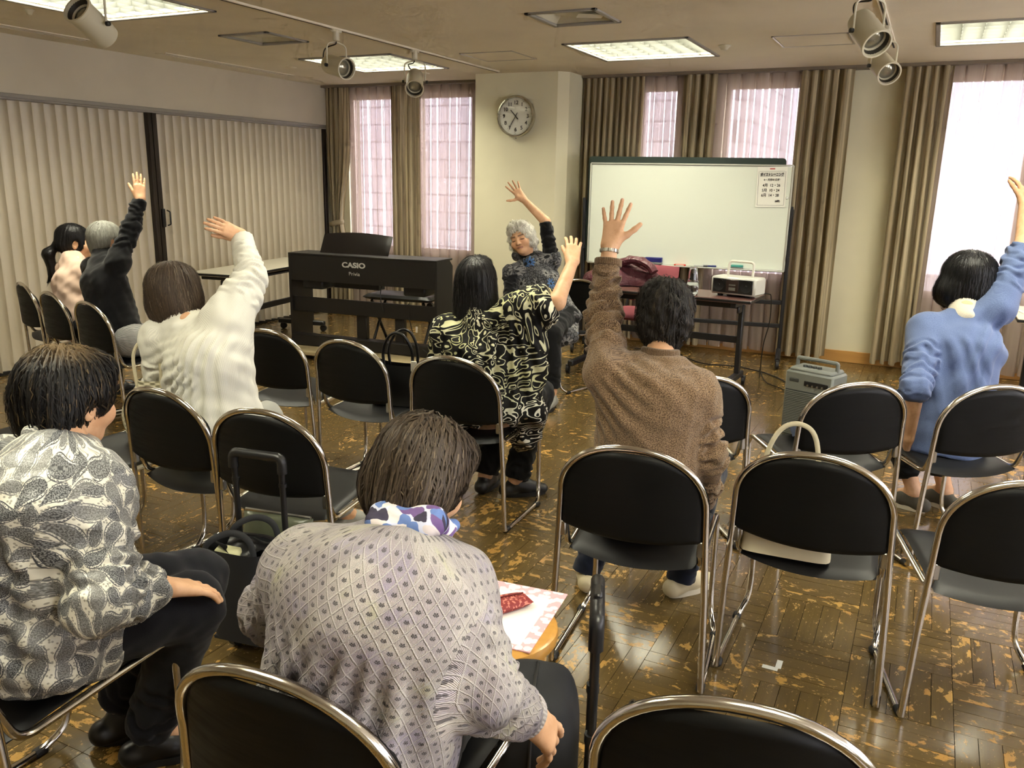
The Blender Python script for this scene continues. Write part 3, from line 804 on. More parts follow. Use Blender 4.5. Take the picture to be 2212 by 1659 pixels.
# things on the brown table ---------------------------------------------
cd = empty('disc_player', (-1.20, 6.17, .7005), math.radians(-13), 'silver disc player with twin black speakers and raised handle', 'disc player')
mb = MB(); mb.box((0, 0, .078), (.34, .19, .125), bev=.012); obj('body', mb, mat('silver_plastic', (196, 196, 188), .35), cd)
mb = MB(); mb.box((0, -.094, .078), (.305, .012, .100), bev=.004); obj('front_panel', mb, M_black, cd)
for sx in (-.105, .105):
    mb = MB(); mb.lathe([(.043, .0), (.043, .006), (.036, .003), (.01, .001), (.006, .006)], (sx, -.0995, .083), 24, axis=(0, -1, 0)); obj('speaker', mb, mat('speaker_cone', (14, 14, 15), .6), cd)
mb = MB(); mb.box((0, -.1005, .08), (.095, .004, .088), bev=.002); obj('control_panel', mb, mat('brown_panel', (52, 36, 32), .35), cd)
mb = MB(); mb.box((0, -.103, .058), (.05, .003, .022)); mb.box((0, -.103, .087), (.05, .003, .010)); obj('display', mb, mat('grey_display', (120, 122, 116), .3), cd)
mb = MB(); mb.tube(fillet([(-.095, .02, .13), (-.095, .035, .245), (.095, .035, .245), (.095, .02, .13)], .03), .0095, 8); obj('handle', mb, M_white, cd)
mb = MB(); mb.box((-.11, -.05, .007), (.03, .03, .014)); mb.box((.11, -.05, .007), (.03, .03, .014)); mb.box((0, .06, .007), (.2, .03, .014)); obj('foot', mb, M_rubber, cd)
M_clear = Mat('clear_glass', col=(1, 1, 1), rough=.02, trans=1.0, ior=1.45).m
car = empty('glass_carafe', (-1.50, 6.03, .7005), 0, 'clear glass carafe with an upturned tumbler on its neck', 'carafe')
mb = MB(); mb.lathe([(.036, 0), (.044, .01), (.046, .05), (.044, .10), (.02, .125), (.016, .15), (.018, .155), (.013, .15), (.017, .125), (.04, .098), (.042, .05), (.04, .012), (.0, .008)], (0, 0, 0), 28, caps=False); obj('bottle', mb, M_clear, car)
mb = MB(); mb.lathe([(.036, .112), (.027, .205), (.0, .207), (.0, .200), (.024, .198), (.033, .113)], (0, 0, 0), 28, caps=False); obj('tumbler', mb, M_clear, car)
mb = MB(); mb.tube(smooth_path([(-1.05, 6.22, .72), (-1.0, 6.30, .715), (-.985, 6.33, .68), (-.99, 6.40, .5), (-1.03, 6.45, .3), (-1.06, 6.6, .02), (-1.12, 6.94, .008), (-.99, 6.5, .008), (-.80, 6.25, .008), (-.70, 5.6, .008)]), .004, 6)
tag(obj('power_cord', mb, M_black), 'black cord dropping from the brown table towards the amplifier', 'cord')
mb = MB(); mb.tube(smooth_path([(-2.3, 7.25, .008), (-1.97, 7.3, .008), (-1.78, 7.1, .008), (-1.58, 6.93, .008), (-1.27, 6.95, .008), (-.9, 6.66, .008), (-.66, 6.0, .008), (-.55, 5.35, .008)]), .005, 6)
tag(obj('extension_cord', mb, M_black), 'black cable lying in a curve on the floor beneath the whiteboard', 'cord')

# ------------------------------------------------------------------ whiteboard
WBA = math.radians(7.45)
wb = empty('whiteboard', (-2.731, 7.087, 0), WBA, 'large mobile whiteboard on a black caster stand', 'whiteboard')
WL, Z0, Z1 = 1.69, .786, 1.646
m = Mat('whiteboard_enamel', col=lin(222, 228, 214), rough=.22, spec=.5); M_wbs = m.m
mb = MB(); mb.box((WL/2, 0, (Z0+Z1)/2), (WL-.02, .012, Z1-Z0-.02)); obj('board', mb, M_wbs, wb, False)
mb = MB()
for c, d in (((WL/2, -.002, Z0), (WL, .026, .016)), ((WL/2, -.002, Z1), (WL, .026, .014)), ((0, -.002, (Z0+Z1)/2), (.014, .026, Z1-Z0)), ((WL, -.002, (Z0+Z1)/2), (.014, .026, Z1-Z0))): mb.box(c, d, bev=.003)
obj('frame', mb, mat('board_aluminium', (196, 198, 188), .35, .3), wb)
mb = MB(); prof = fillet([(-.03, .02), (-.03, .93), (1.63, .93), (1.63, .02)], .035); poly = [(p.x, p.y) for p in [Vector((a[0], a[1], 0)) for a in prof]]
mb.prism(poly, -.014, .014, frame((0, 0, 0), (1, 0, 0), (0, -1, 0)).to_3x3(), (0, .034, .775)); obj('green_backing', mb, mat('dark_green_edge', (38, 52, 46), .5), wb)
mb = MB(); mb.box((WL/2, -.03, Z0+.004), (WL-.1, .05, .008), bev=.002); obj('pen_tray', mb, mat('tray_grey', (206, 208, 200), .35), wb)
for sx, zt in ((-.05, 1.33), (WL+.02, 1.30)):
    mb = MB(); mb.box((sx, .03, zt/2+.05), (.03, .045, zt-.1), bev=.006); mb.box((sx, .0, zt-.1), (.022, .03, .24), bev=.005); mb.lathe([(.014, -.02), (.014, .02)], (sx, -.01, .90), 12, axis=(0, 1, 0)); obj('upright', mb, M_blackmetal, wb)
    ft = MB(); ft.tube(fillet([(sx, -.26, .075), (sx, -.13, .11), (sx, .10, .11), (sx, .19, .075)], .08), .022, 8); o = obj('foot', ft, M_blackmetal, wb)
    for sy in (-.25, .18):
        mb = MB(); caster(mb, sx, sy, .035); obj('caster', mb, M_rubber, wb)
for zz in (.32, .52):
    mb = MB(); mb.box((WL/2-.02, .03, zz), (WL+.06, .022, .035), bev=.004); obj('stretcher', mb, M_blackmetal, wb)
for x_, col, nm in ((WL-.028, (214, 218, 210), 'magnet_button'),):
    mb = MB(); mb.lathe([(.012, 0), (.012, .005), (.009, .008)], (x_, -.006, 1.39), 14, axis=(0, -1, 0)); tag(obj(nm, mb, mat('magnet_white', col, .3), wb), 'white round magnet')
# the notice, held on the board
nx, nz, nw, nh = 1.53, 1.474, .238, .325
nt = empty('paper_notice', (0, 0, 0), 0, 'white printed class timetable held at the top of the whiteboard', 'notice')
nt.matrix_world = Matrix.Translation((-2.731, 7.087, 0)) @ Matrix.Rotation(WBA, 4, 'Z') @ frame((nx, -.0085, nz), (1, 0, .02), (0, -1, 0))
M_ink = mat('black_ink', (30, 30, 32), .7); M_greyink = mat('grey_ink', (120, 120, 118), .7)
mb = MB(); mb.grid(lambda u, v: ((u-.5)*nw, (v-.5)*nh, .0015+.010*max(0, .12-v)**1.0), 9, 13); mb.grid(lambda u, v: ((u-.5)*nw, (v-.5)*nh, .0009+.010*max(0, .12-v)), 9, 13); obj('sheet', mb, mat('notice_paper', (234, 234, 222), .7), nt)
mb = MB()
for (cx, cy, sx, sy) in ((0, .125, .20, .0022), (0, -.147, .21, .0022), (-.105, -.012, .0022, .272), (.105, -.012, .0022, .272)): mb.box((cx, cy, .0024), (sx, sy, .0006))
obj('border_line', mb, M_greyink, nt, False)
mb = MB(); mb.box((0, .145, .003), (.04, .010, .0015)); tag(obj('red_stamp', mb, mat('red_label', (190, 96, 88), .6), nt), 'small red printed bar')
mb = MB(); mb.box((.0, .098, .0021), (.19, .034, .0005)); obj('title_shade', mb, mat('title_grey', (196, 196, 186), .7), nt)
def tx(s_, y_, sz, sx=1.0, x_=0.0, b=.0006, al='CENTER'): text_obj('text_line', s_, sz, M_ink, nt, Matrix.Translation((x_, y_, .0030)), bold=b, sx=sx, align=al, depth=.0002)
tx('ボイストレーニング', .098, .030, .68, 0, .0010); tx('4−6月期の日程', .056, .0205, .95)
tx('4月  12・26', .012, .030, .92); tx('5月  10・24', -.028, .030, .92, -.004); tx('6月  14・28', -.068, .030, .92, -.007); tx('(6回)', -.115, .019, 1.0, .055)
# on the tray
def on_tray(name, x_, dims, m, label, cat, extra=None, z=.794):
    e_ = empty(name, (0, 0, 0), 0, label, cat); e_.matrix_world = Matrix.Translation((-2.731, 7.087, 0)) @ Matrix.Rotation(WBA, 4, 'Z') @ Matrix.Translation((x_, -.03, z))
    mb = MB(); mb.box((0, 0, dims[2]/2), dims, bev=min(dims)*.25); obj('body', mb, m, e_)
    if extra: mb = MB(); mb.box(*extra[0], bev=.004); obj(extra[2], mb, extra[1], e_)
    return e_
on_tray('board_eraser', .60, (.15, .05, .022), mat('eraser_felt', (120, 122, 120), .9), 'blue-backed board eraser on the whiteboard tray', 'eraser', (((0, 0, .042), (.15, .048, .04)), mat('eraser_blue', (34, 38, 110), .4), 'grip'))
on_tray('marker_box', .83, (.10, .03, .014), mat('red_marker', (196, 70, 50), .5), 'flat red marker case on the whiteboard tray', 'marker case', (((0, -.016, .007), (.07, .002, .008)), M_white, 'print'))
for k, (x_, c, nm) in enumerate(((1.0, (60, 62, 66), 'grey'), (1.07, (40, 50, 110), 'blue'))):
    e_ = empty('marker_pen', (0, 0, 0), 0, nm+' marker pen lying on the whiteboard tray', 'marker pen', 'marker pens on the tray'); e_.matrix_world = Matrix.Translation((-2.731, 7.087, 0)) @ Matrix.Rotation(WBA, 4, 'Z') @ Matrix.Translation((x_, -.03+.016*k, .802))
    mb = MB(); mb.lathe([(.006, -.05), (.008, -.045), (.008, .03), (.006, .035)], (0, 0, 0), 12, axis=(1, 0, 0)); obj('barrel', mb, mat('barrel_'+nm, c if k else (170, 170, 168), .4), e_)
    mb = MB(); mb.lathe([(.0088, .0), (.0088, .034), (.006, .036)], (.03, 0, 0), 12, axis=(1, 0, 0)); obj('cap', mb, mat('cap_'+nm, c, .4), e_)
on_tray('board_eraser', 1.31, (.10, .04, .012), mat('eraser_felt', (120, 122, 120), .9), 'small teal board eraser on the whiteboard tray', 'eraser', (((0, 0, .022), (.10, .04, .02)), mat('eraser_teal', (70, 150, 140), .45), 'grip'))

# ------------------------------------------------------------------ wall clock
ck = empty('wall_clock', (0, 0, 0), 0, 'round chrome-rimmed wall clock with black numerals on the pillar', 'clock')
ck.matrix_world = frame((-3.487, 7.137, 2.050), (1, .049, 0), (.049, -1, 0))
mb = MB(); mb.lathe([(.172, 0), (.182, .01), (.182, .045), (.176, .056), (.166, .058), (.160, .048), (.158, .040)], (0, 0, 0), 64, caps=False); mb.lathe([(.001, .0), (.172, .0)], (0, 0, 0), 64, caps=False); obj('rim', mb, mat('clock_chrome', (190, 186, 172), .2, .9), ck)
mb = MB(); mb.lathe([(.001, .036), (.162, .036)], (0, 0, 0), 64, caps=False); obj('dial', mb, mat('clock_dial', (226, 226, 214), .55), ck)
for k in range(1, 13):
    a = PI/2-2*PI*k/12
    text_obj('numeral', str(k), .046, M_ink, ck, Matrix.Translation((.117*math.cos(a), .117*math.sin(a), .0375)), bold=.0010, depth=.0004)
for k in range(60):
    a = 2*PI*k/60; L = .010 if k % 5 == 0 else .005
    if k % 5 == 0: mb = MB(); mb.box((.147*math.cos(a), .147*math.sin(a), .0375), (L, .0022, .0008), rz=a); obj('hour_mark', mb, M_ink, ck, False)
mb = MB()
for k in range(60):
    a = 2*PI*k/60
    if k % 5: mb.box((.149*math.cos(a), .149*math.sin(a), .0372), (.005, .0012, .0006), rz=a)
mk = obj('minute_marks', mb, M_greyink, ck, False); mk['kind'] = 'stuff'
for nm, hr, L, w, z in (('hour_hand', 10+35/60, .075, .0085, .041), ('minute_hand', 35/5, .118, .0065, .044)):
    a = PI/2-2*PI*hr/12; mb = MB(); mb.box((math.cos(a)*(L/2-.018), math.sin(a)*(L/2-.018), z), (L+.036, w, .0015), rz=a); obj(nm, mb, M_ink, ck, False)
a = PI/2-2*PI*35.8/60; mb = MB(); mb.box((math.cos(a)*.06, math.sin(a)*.06, .046), (.16, .0016, .001), rz=a); mb.lathe([(.006, .036), (.006, .048)], (0, 0, 0), 12); obj('second_hand', mb, M_ink, ck, False)
mb = MB(); mb.lathe([(.160, .047), (.161, .049), (.001, .0495)], (0, 0, 0), 48, caps=False); obj('cover_glass', mb, clear_pane('clock_glass', .06), ck)
mb = MB(); mb.lathe([(.004, 0), (.004, .01)], (.003, -.186, .03), 10, axis=(0, -1, 0)); obj('adjust_knob', mb, M_black, ck)

# ------------------------------------------------------------------ track spotlights
for x, y0, y1, lb in ((-3.615, 1.6, 6.99, 'thin lamp track running along the ceiling towards the clock pillar'), (-.37, 1.6, 6.6, 'lamp track above the pair of cream spotlights')):
    mb = MB(); mb.box((x, (y0+y1)/2, ZC-.006), (.034, y1-y0, .014), bev=.003); tr = obj('lamp_track', mb, M_ceil); tag(tr, lb, 'lamp track', 'lamp tracks')
    mb = MB(); mb.box((x, (y0+y1)/2, ZC-.0135), (.010, y1-y0, .002)); obj('track_slot', mb, M_darkgap, tr, False)
def spot(x, y, aim, label, drop=.235, R=.066, L=.21):
    t = empty('track_spotlight', (x, y, ZC), 0, label, 'spotlight', 'cream track spotlights')
    mb = MB(); mb.lathe([(.022, -.015), (.022, -.075), (.018, -.08)], (0, 0, 0), 16); mb.box((0, 0, -.02), (.03, .09, .018), bev=.004); obj('adapter', mb, M_cream, t)
    aim = Vector(aim).normalized(); c = Vector((0, 0, -drop)); side = aim.cross(Vector((0, 0, 1))).normalized()
    top = Vector((0, 0, -.085))
    mb = MB(); w = R+.012
    mb.tube(fillet([c+side*w, Vector((side.x*w, side.y*w, -.105)), top+side*.0, Vector((-side.x*w, -side.y*w, -.105)), c-side*w], [.03, .02, .03]), .0055, 8, flat=1); obj('yoke', mb, M_cream, t)
    body = empty('x', (0, 0, 0)); bpy.data.objects.remove(body)
    b0 = c-aim*(L*.5)
    mb = MB(); mb.lathe([(R*.55, 0), (R*.88, .012), (R*.95, .04), (R*.97, L-.02), (R*1.06, L-.015), (R*1.06, L), (R*.93, L), (R*.90, L-.03), (R*.5, L-.06), (.001, L-.065)], b0, 32, axis=aim, caps=False); mb.lathe([(.001, 0), (R*.55, 0)], b0, 32, axis=aim, caps=False)
    obj('lamp_body', mb, M_cream, t)
    mb = MB(); mb.lathe([(R*.76, L-.045), (R*.6, L-.036), (R*.3, L-.03), (.001, L-.028)], b0, 28, axis=aim, caps=False); obj('reflector_bulb', mb, mat('bulb_glass', (150, 146, 128), .15, .6), t)
    mb = MB(); mb.lathe([(R*.93, L-.012), (R*.78, L-.045)], b0, 28, axis=aim, caps=False); obj('inner_ring', mb, mat('dark_inner', (52, 47, 38), .5), t)
    for s in (1, -1): mb = MB(); mb.lathe([(.011, 0), (.011, .016), (.007, .018)], c+side*s*(w+.001), 12, axis=side*s); obj('knob', mb, M_black, t)
    mb = MB(); e = b0+side*.02; mb.tube(smooth_path([top, top+Vector((.02, 0, -.02))+side*.03, top*.5+b0*.5+side*.05+Vector((0, 0, .02)), b0+side*.03+Vector((0, 0, .03)), b0+aim*.01]), .0045, 6); obj('power_lead', mb, M_black, t)
    return t
A3 = lambda a, b, c: a*rt+b*dn-c*fw
spot(-3.6, 2.86, A3(-.28, -.30, .92), 'cream track spotlight cut by the top edge, above the partition', .27)
spot(-3.615, 4.69, A3(.80, .42, .62), 'cream track spotlight hanging in front of the piano ceiling light, aimed sideways')
spot(-3.61, 5.62, A3(.05, .80, .70), 'smaller cream track spotlight in front of the dark drape tops, aimed downwards')
spot(-.37, 4.45, A3(.18, .86, .62), 'upper of the two cream spotlights before the plain wall strip')
spot(-.37, 5.72, A3(.06, .72, .72), 'lower of the two cream spotlights before the plain wall strip')

# ------------------------------------------------------------------ portable amplifier
M_amp = mat('grey_amp_plastic', (116, 120, 114), .5); M_ampd = mat('amp_dark', (60, 64, 62), .5)
am = empty('portable_amplifier', (-.50, 5.16, 0), math.radians(-20), 'grey portable amplifier with grille and carry handle on the floor', 'amplifier')
part('case', M_amp, am, [((0, 0, .215), (.30, .19, .41)), ((0, 0, .425), (.27, .165, .03))], .012)
mb = MB()
for k in range(26): mb.box((-.005, -.0965, .035+k*.0104), (.262, .006, .0052))
g = obj('grille', mb, M_amp, am, False); g['kind'] = 'stuff'
part('grille_recess', M_ampd, am, [((-.005, -.094, .165), (.27, .004, .285))], .002)
part('control_strip', M_black, am, [((.05, -.096, .355), (.15, .006, .03))], .002)
for k in range(4):
    mb = MB(); mb.lathe([(.006, 0), (.005, .008)], (.0+k*.03, -.099, .347), 10, axis=(0, -1, 0)); obj('control_knob', mb, M_steel, am)
mb = MB(); mb.box((-.09, -.095, .365), (.06, .008, .022), bev=.004); obj('mic_socket', mb, M_ampd, am)
mb = MB(); mb.tube(fillet([(-.125, .0, .43), (-.125, .0, .485), (.125, .0, .485), (.125, .0, .43)], .014), .012, 8); obj('handle', mb, M_amp, am)
for k in range(4): mb = MB(); mb.lathe([(.014, 0), (.012, .012)], (-.06+k*.03, -.03, .44), 12); obj('top_button', mb, M_ampd, am)

# ------------------------------------------------------------------ stool with stationery
m = Mat('birch_varnish', rough=.32, coat=.3); c = m.coord('Object'); x, y, z = m.sep(c); m.set(col=m.mix(m.noise(m.comb(x*5, y*60, z*60), 1, 4), lin(206, 156, 78), lin(176, 124, 54))); M_birch = m.m
st = empty('wooden_stool', (-.845, 1.645, 0), .45, 'round birch stool beside the lavender knit, carrying papers', 'stool')
mb = MB(); mb.lathe([(.001, .402), (.150, .402), (.160, .408), (.163, .420), (.160, .434), (.150, .440), (.001, .440)], (0, 0, 0), 48, caps=False); obj('seat', mb, M_birch, st)
for k in range(4):
    a = k*PI/2-1.0; ca, sa = math.cos(a), math.sin(a)
    prof = fillet([(.03, .385), (.125, .385), (.138, .0)], .055, 6)
    mb = MB()
    for s in (1, -1):
        pass
    P = [(p.x, p.y) for p in [Vector((q[0], q[1], 0)) for q in prof]]
    V = []; F = []
    for i, (r_, z_) in enumerate(P):
        j = min(i+1, len(P)-1); i0 = max(i-1, 0); t_ = Vector((P[j][0]-P[i0][0], P[j][1]-P[i0][1])).normalized(); nx_, nz_ = -t_.y, t_.x
        for hw in (-.024, .024):
            for th in (-.015, .015):
                rr, zz = r_+nx_*th, max(z_+nz_*th, 0) if i < len(P)-1 else 0.0
                V.append((ca*rr-sa*hw, sa*rr+ca*hw, zz))
    for i in range(len(P)-1):
        b_ = i*4; F += [(b_, b_+1, b_+5, b_+4), (b_+2, b_+6, b_+7, b_+3), (b_, b_+4, b_+6, b_+2), (b_+1, b_+3, b_+7, b_+5)]
    F += [(0, 2, 3, 1), (len(V)-4, len(V)-3, len(V)-1, len(V)-2)]
    mb.add(V, F); obj('leg', mb, M_birch, st, True, 50)
m = Mat('pink_floral_paper', rough=.7); c = m.coord('Object'); x, y, z = m.sep(c)
fl = m.vor(m.comb(x, y, 0.0), 46.0, 'F1'); pet = (m.noise(m.comb(x, y, 0.0), 110, 2)-.5)*.35
motif = (fl+pet-.42).smooth(.0, .06)
inner = ((x.abs()-.085).max((y+.012).abs()-.118)).smooth(-.001, .001)
m.set(col=m.mix(inner, lin(240, 238, 232), m.mix(motif, lin(244, 226, 226), lin(222, 172, 180))))
mb = MB(); mb.box((0, 0, .0015), (.23, .30, .003)); o = obj('floral_paper', mb, m.m); o.location = (-.835, 1.70, .4404); o.rotation_euler = (0, 0, .10); tag(o, 'pink floral-bordered sheet of paper lying on the birch stool', 'paper')
m = Mat('red_print_case', rough=.6); c = m.coord('Object'); m.set(col=m.mix((m.noise(c, 120, 3)-.55).smooth(0, .05), lin(128, 34, 34), lin(206, 120, 104))); 
pc = empty('pencil_case', (-.865, 1.69, .4440), .95, 'red patterned pencil case on the floral paper', 'pencil case')
mb = MB(); pillow(mb, lambda u, v: (((u-.5)*.20, (v-.5)*(.055+.012*math.sin(PI*u)), .014), (0, 0, 1)), .028, 21, 11, 4); obj('pouch', mb, m.m, pc)
mb = MB(); mb.tube([(-.085, .004, .029), (0, .008, .0295), (.085, .004, .029)], .002, 6); obj('zip', mb, mat('zip_red', (96, 24, 24), .4), pc)
mb = MB(); mb.box((0, 0, .0008), (.05, .03, .0006)); 
for k, (px_, py_, a, L, W) in enumerate(((-.286, 2.497, 0, .048, .020), (-.263, 2.530, PI/2, .050, .018))):
    mb = MB(); mb.box((0, 0, .0011), (L, W, .0008)); o = obj('tape_mark', mb, mat('white_tape', (220, 220, 210), .6)); o.location = (px_, py_, .0004); o.rotation_euler = (0, 0, a); tag(o, ['white tape strip on the floor, crosswise arm of the corner mark', 'white tape strip on the floor, lengthwise arm of the corner mark'][k], 'tape', 'tape corner mark')

# ------------------------------------------------------------------ luggage carts
M_bagcloth = Mat('black_nylon', col=lin(34, 35, 38), rough=.7, spec=.3); c = M_bagcloth.coord('Object'); M_bagcloth.bump(M_bagcloth.noise(c, 500, 2), .25, .001); M_bagcloth = M_bagcloth.m
M_leather = mat('black_leather', (20, 20, 21), .32)
ct = empty('luggage_cart', (-1.775, 1.862, 0), .14, 'black luggage cart with telescopic handle, standing behind an empty chair', 'luggage cart')
for sx in (-.085, .085):
    mb = MB(); mb.tube([(sx, 0, .06), (sx, -.008, .36)], .0125, 10); mb.tube([(sx, -.008, .34), (sx, -.016, .64)], .0095, 10); mb.lathe([(.0145, -.01), (.0145, .01)], (sx, -.008, .36), 12); mb.lathe([(.0125, -.006), (.0125, .006)], (sx, -.012, .57), 12); obj('handle_post', mb, M_black, ct)
mb = MB(); mb.tube(fillet([(-.088, -.016, .61), (-.088, -.016, .66), (.088, -.016, .66), (.088, -.016, .61)], .02), .0155, 10); obj('handle_grip', mb, M_black, ct)
for sx in (-.1, .1): mb = MB(); mb.lathe([(.02, -.012), (.042, -.01), (.042, .01), (.02, .012)], (sx, -.03, .042), 20, axis=(1, 0, 0)); obj('wheel', mb, M_rubber, ct)
part('base_plate', M_black, ct, [((0, .09, .075), (.25, .22, .02)), ((0, .0, .12), (.24, .02, .10))], .006)
bg_ = empty('shopping_bag', (-1.775, 1.862, 0), .14, 'open black shopping bag with strap handles strapped on the luggage cart', 'bag')
mb = MB(); mb.grid(lambda u, v: ((.105+.008*math.sin(9*u+4*v))*math.copysign(abs(math.cos(2*PI*u))**.5, math.cos(2*PI*u)), -.095+(.075+.004*math.sin(7*u))*math.copysign(abs(math.sin(2*PI*u))**.5, math.sin(2*PI*u))-.01*v, .10+.30*v), 40, 12, True); mb.box((0, -.095, .1), (.18, .13, .01)); obj('bag_body', mb, M_bagcloth, bg_)
for sy in (-.165, -.035):
    mb = MB(); mb.tube(smooth_path([(-.08, sy, .32), (-.085, sy-.01, .41), (-.02, sy+.02, .45), (.05, sy+.02, .43), (.08, sy, .33)]), .010, 6, flat=.35); obj('strap', mb, M_bagcloth, bg_)
mb = MB(); mb.box((-.04, -.12, .36), (.09, .04, .07), bev=.01, M=Matrix.Rotation(.3, 3, 'X')); tag(obj('paper_packet', mb, mat('pale_packet', (206, 204, 160), .6), bg_), 'pale yellow packet')
mb = MB(); mb.grid(lambda u, v: (.085*(2*u-1), -.09+.055*(2*v-1), .395+.025*math.sin(5*u+2)*math.cos(6*v)), 16, 12); mb.tube(smooth_path([(-.06, -.10, .42), (0, -.12, .44), (.06, -.09, .43), (.08, -.06, .41)]), .006, 6); obj('purse', mb, M_leather, bg_)
gb = empty('clear_pouch', (-1.775, 1.862, 0), .14, 'olive translucent pouch with zip resting on top of the luggage cart', 'pouch')
mb = MB(); pillow(mb, lambda u, v: (((u-.5)*.26, .05+.03*v, .27+.16*v), (0, -1, .2)), .05, 15, 11, 5); obj('pouch_body', mb, mat('olive_vinyl', (84, 88, 70), .25), gb)
mb = MB(); mb.tube([(-.12, .075, .43), (.12, .08, .43)], .006, 6); obj('zip', mb, M_steel, gb)
c2 = empty('luggage_cart', (-.510, 1.455, 0), 1.92, 'black luggage cart seen end-on beside the lavender sleeve', 'luggage cart')
for sx in (-.085, .085):
    mb = MB(); mb.tube([(sx, 0, .06), (sx, 0, .42)], .0125, 10); mb.tube([(sx, 0, .40), (sx, 0, .66)], .0095, 10); mb.lathe([(.0145, -.01), (.0145, .01)], (sx, 0, .42), 12); obj('handle_post', mb, M_black, c2)
mb = MB(); mb.tube(fillet([(-.09, 0, .62), (-.09, 0, .68), (.09, 0, .68), (.09, 0, .62)], .02), .0155, 10); mb.box((0, 0, .695), (.05, .018, .014), bev=.004); obj('handle_grip', mb, M_black, c2)
for sx in (-.1, .1): mb = MB(); mb.lathe([(.02, -.012), (.042, -.01), (.042, .01), (.02, .012)], (sx, 0, .042), 20, axis=(1, 0, 0)); obj('wheel', mb, M_rubber, c2)
part('base_plate', M_black, c2, [((0, .10, .075), (.25, .22, .02))], .006)
b2 = empty('cart_bag', (-.510, 1.455, 0), 1.92, 'black zipped nylon bag strapped to the end-on luggage cart', 'bag')
mb = MB()
def bag2(u, v):
    q = 1.0 if v < .62 else math.sqrt(max(0.0, 1-((v-.62)/.38)**2)); q = max(q, .01); z_ = .09+.44*(v if v < .62 else .62+.30*math.sin((v-.62)/.38*PI/2))
    return ((.112*q+.003*math.sin(15*u+9*v))*math.copysign(abs(math.cos(2*PI*u))**.55, math.cos(2*PI*u)), .125+(.10*q)*math.copysign(abs(math.sin(2*PI*u))**.55, math.sin(2*PI*u)), z_)
mb.grid(bag2, 44, 26, True); mb.box((0, .125, .09), (.2, .18, .006)); obj('bag_body', mb, M_bagcloth, b2)
mb = MB(); mb.tube(smooth_path([(-.117, .11, .15), (-.119, .12, .31), (-.112, .12, .41), (-.06, .12, .49), (.05, .12, .494)]), .0035, 6); obj('zip', mb, M_black, b2)
mb = MB(); mb.box((-.09, .205, .41), (.05, .02, .035), bev=.006, M=Matrix.Rotation(.6, 3, 'Z')); mb.tube(smooth_path([(-.09, .21, .41), (-.06, .24, .37), (.0, .24, .34)]), .011, 6, flat=.3); obj('buckle', mb, M_black, b2)

# ------------------------------------------------------------------ handbags
bb = empty('handbag', (-2.20, 3.28, .43), .2, 'black leather handbag with looped straps on a chair', 'handbag', 'handbags on chairs')
mb = MB(); mb.grid(lambda u, v: ((.15-.02*v+.006*math.sin(11*u+5*v))*math.copysign(abs(math.cos(2*PI*u))**.6, math.cos(2*PI*u)), (.07-.035*v)*math.copysign(abs(math.sin(2*PI*u))**.8, math.sin(2*PI*u)), .005+.20*v+.012*math.cos(4*PI*u)*v), 40, 12, True); mb.box((0, 0, .006), (.26, .1, .006)); obj('bag_body', mb, M_leather, bb)
for sy in (-.035, .035):
    mb = MB(); mb.tube(smooth_path([(-.07, sy, .17), (-.075, sy, .27), (-.03, sy*1.3, .345), (.03, sy*1.3, .345), (.07, sy, .27), (.07, sy, .17)]), .0075, 7); obj('strap', mb, M_leather, bb)
mb = MB(); mb.box((.085, -.05, .20), (.03, .006, .05), bev=.002); tag(obj('paper_end', mb, M_white, bb), 'corner of white paper')
mb = MB(); mb.lathe([(.008, 0), (.006, .004)], (.10, -.058, .165), 12, axis=(0, -1, 0)); obj('stud', mb, M_steel, bb)
m = Mat('woven_ivory', rough=.7); c = m.coord('Object'); x, y, z = m.sep(c); wv = ((z*330).sin()*((x+y)*120).sin()); m.set(col=m.mix(wv.smooth(-.6, .6), lin(150, 142, 114), lin(222, 214, 186))); m.bump(wv, .5, .004); M_woven = m.m
wbg = empty('handbag', (-2.72, 2.28, .43), .25, 'woven ivory handbag with slim looped handle on a chair', 'handbag', 'handbags on chairs')
mb = MB(); mb.grid(lambda u, v: ((.11+.06*math.sin(PI*min(1, v*1.1))-.05*v)*math.cos(2*PI*u), (.075-.03*v)*math.sin(2*PI*u), .004+.26*v), 40, 14, True); mb.box((0, 0, .006), (.14, .08, .006)); obj('bag_body', mb, M_woven, wbg)
for sy in (-.03, .03):
    mb = MB(); mb.tube(smooth_path([(-.05, sy, .24), (-.055, sy, .36), (-.02, sy*.8, .42), (.03, sy*.8, .42), (.06, sy, .35), (.06, sy, .24)]), .007, 7); obj('handle', mb, mat('ivory_leather', (214, 204, 172), .5), wbg)
M_ivory = mat('ivory_leather')
cb = empty('handbag', (-.275, 2.485, .416), .06, 'flat cream handbag with tall arched handle on a chair', 'handbag', 'handbags on chairs')
mb = MB(); mb.grid(lambda u, v: ((.13-.01*v)*math.copysign(abs(math.cos(2*PI*u))**.35, math.cos(2*PI*u)), -.02+(.050-.012*v)*math.copysign(abs(math.sin(2*PI*u))**.45, math.sin(2*PI*u)), .004+.22*v), 44, 8, True); mb.box((0, -.02, .006), (.24, .08, .006)); mb.box((0, -.02, .222), (.22, .06, .006)); obj('bag_body', mb, M_ivory, cb)
for sy in (-.02,):
    mb = MB(); mb.tube(smooth_path([(-.085, sy, .18), (-.08, sy, .30), (-.045, sy, .385), (.01, sy, .405), (.055, sy, .36), (.08, sy, .19)]), .0075, 7, flat=.5); obj('handle', mb, M_ivory, cb)
nb_ = empty('cloth_bundle', (-.30, 3.70, .432), .3, 'dark navy cloth folded on the chair before the amplifier', 'cloth')
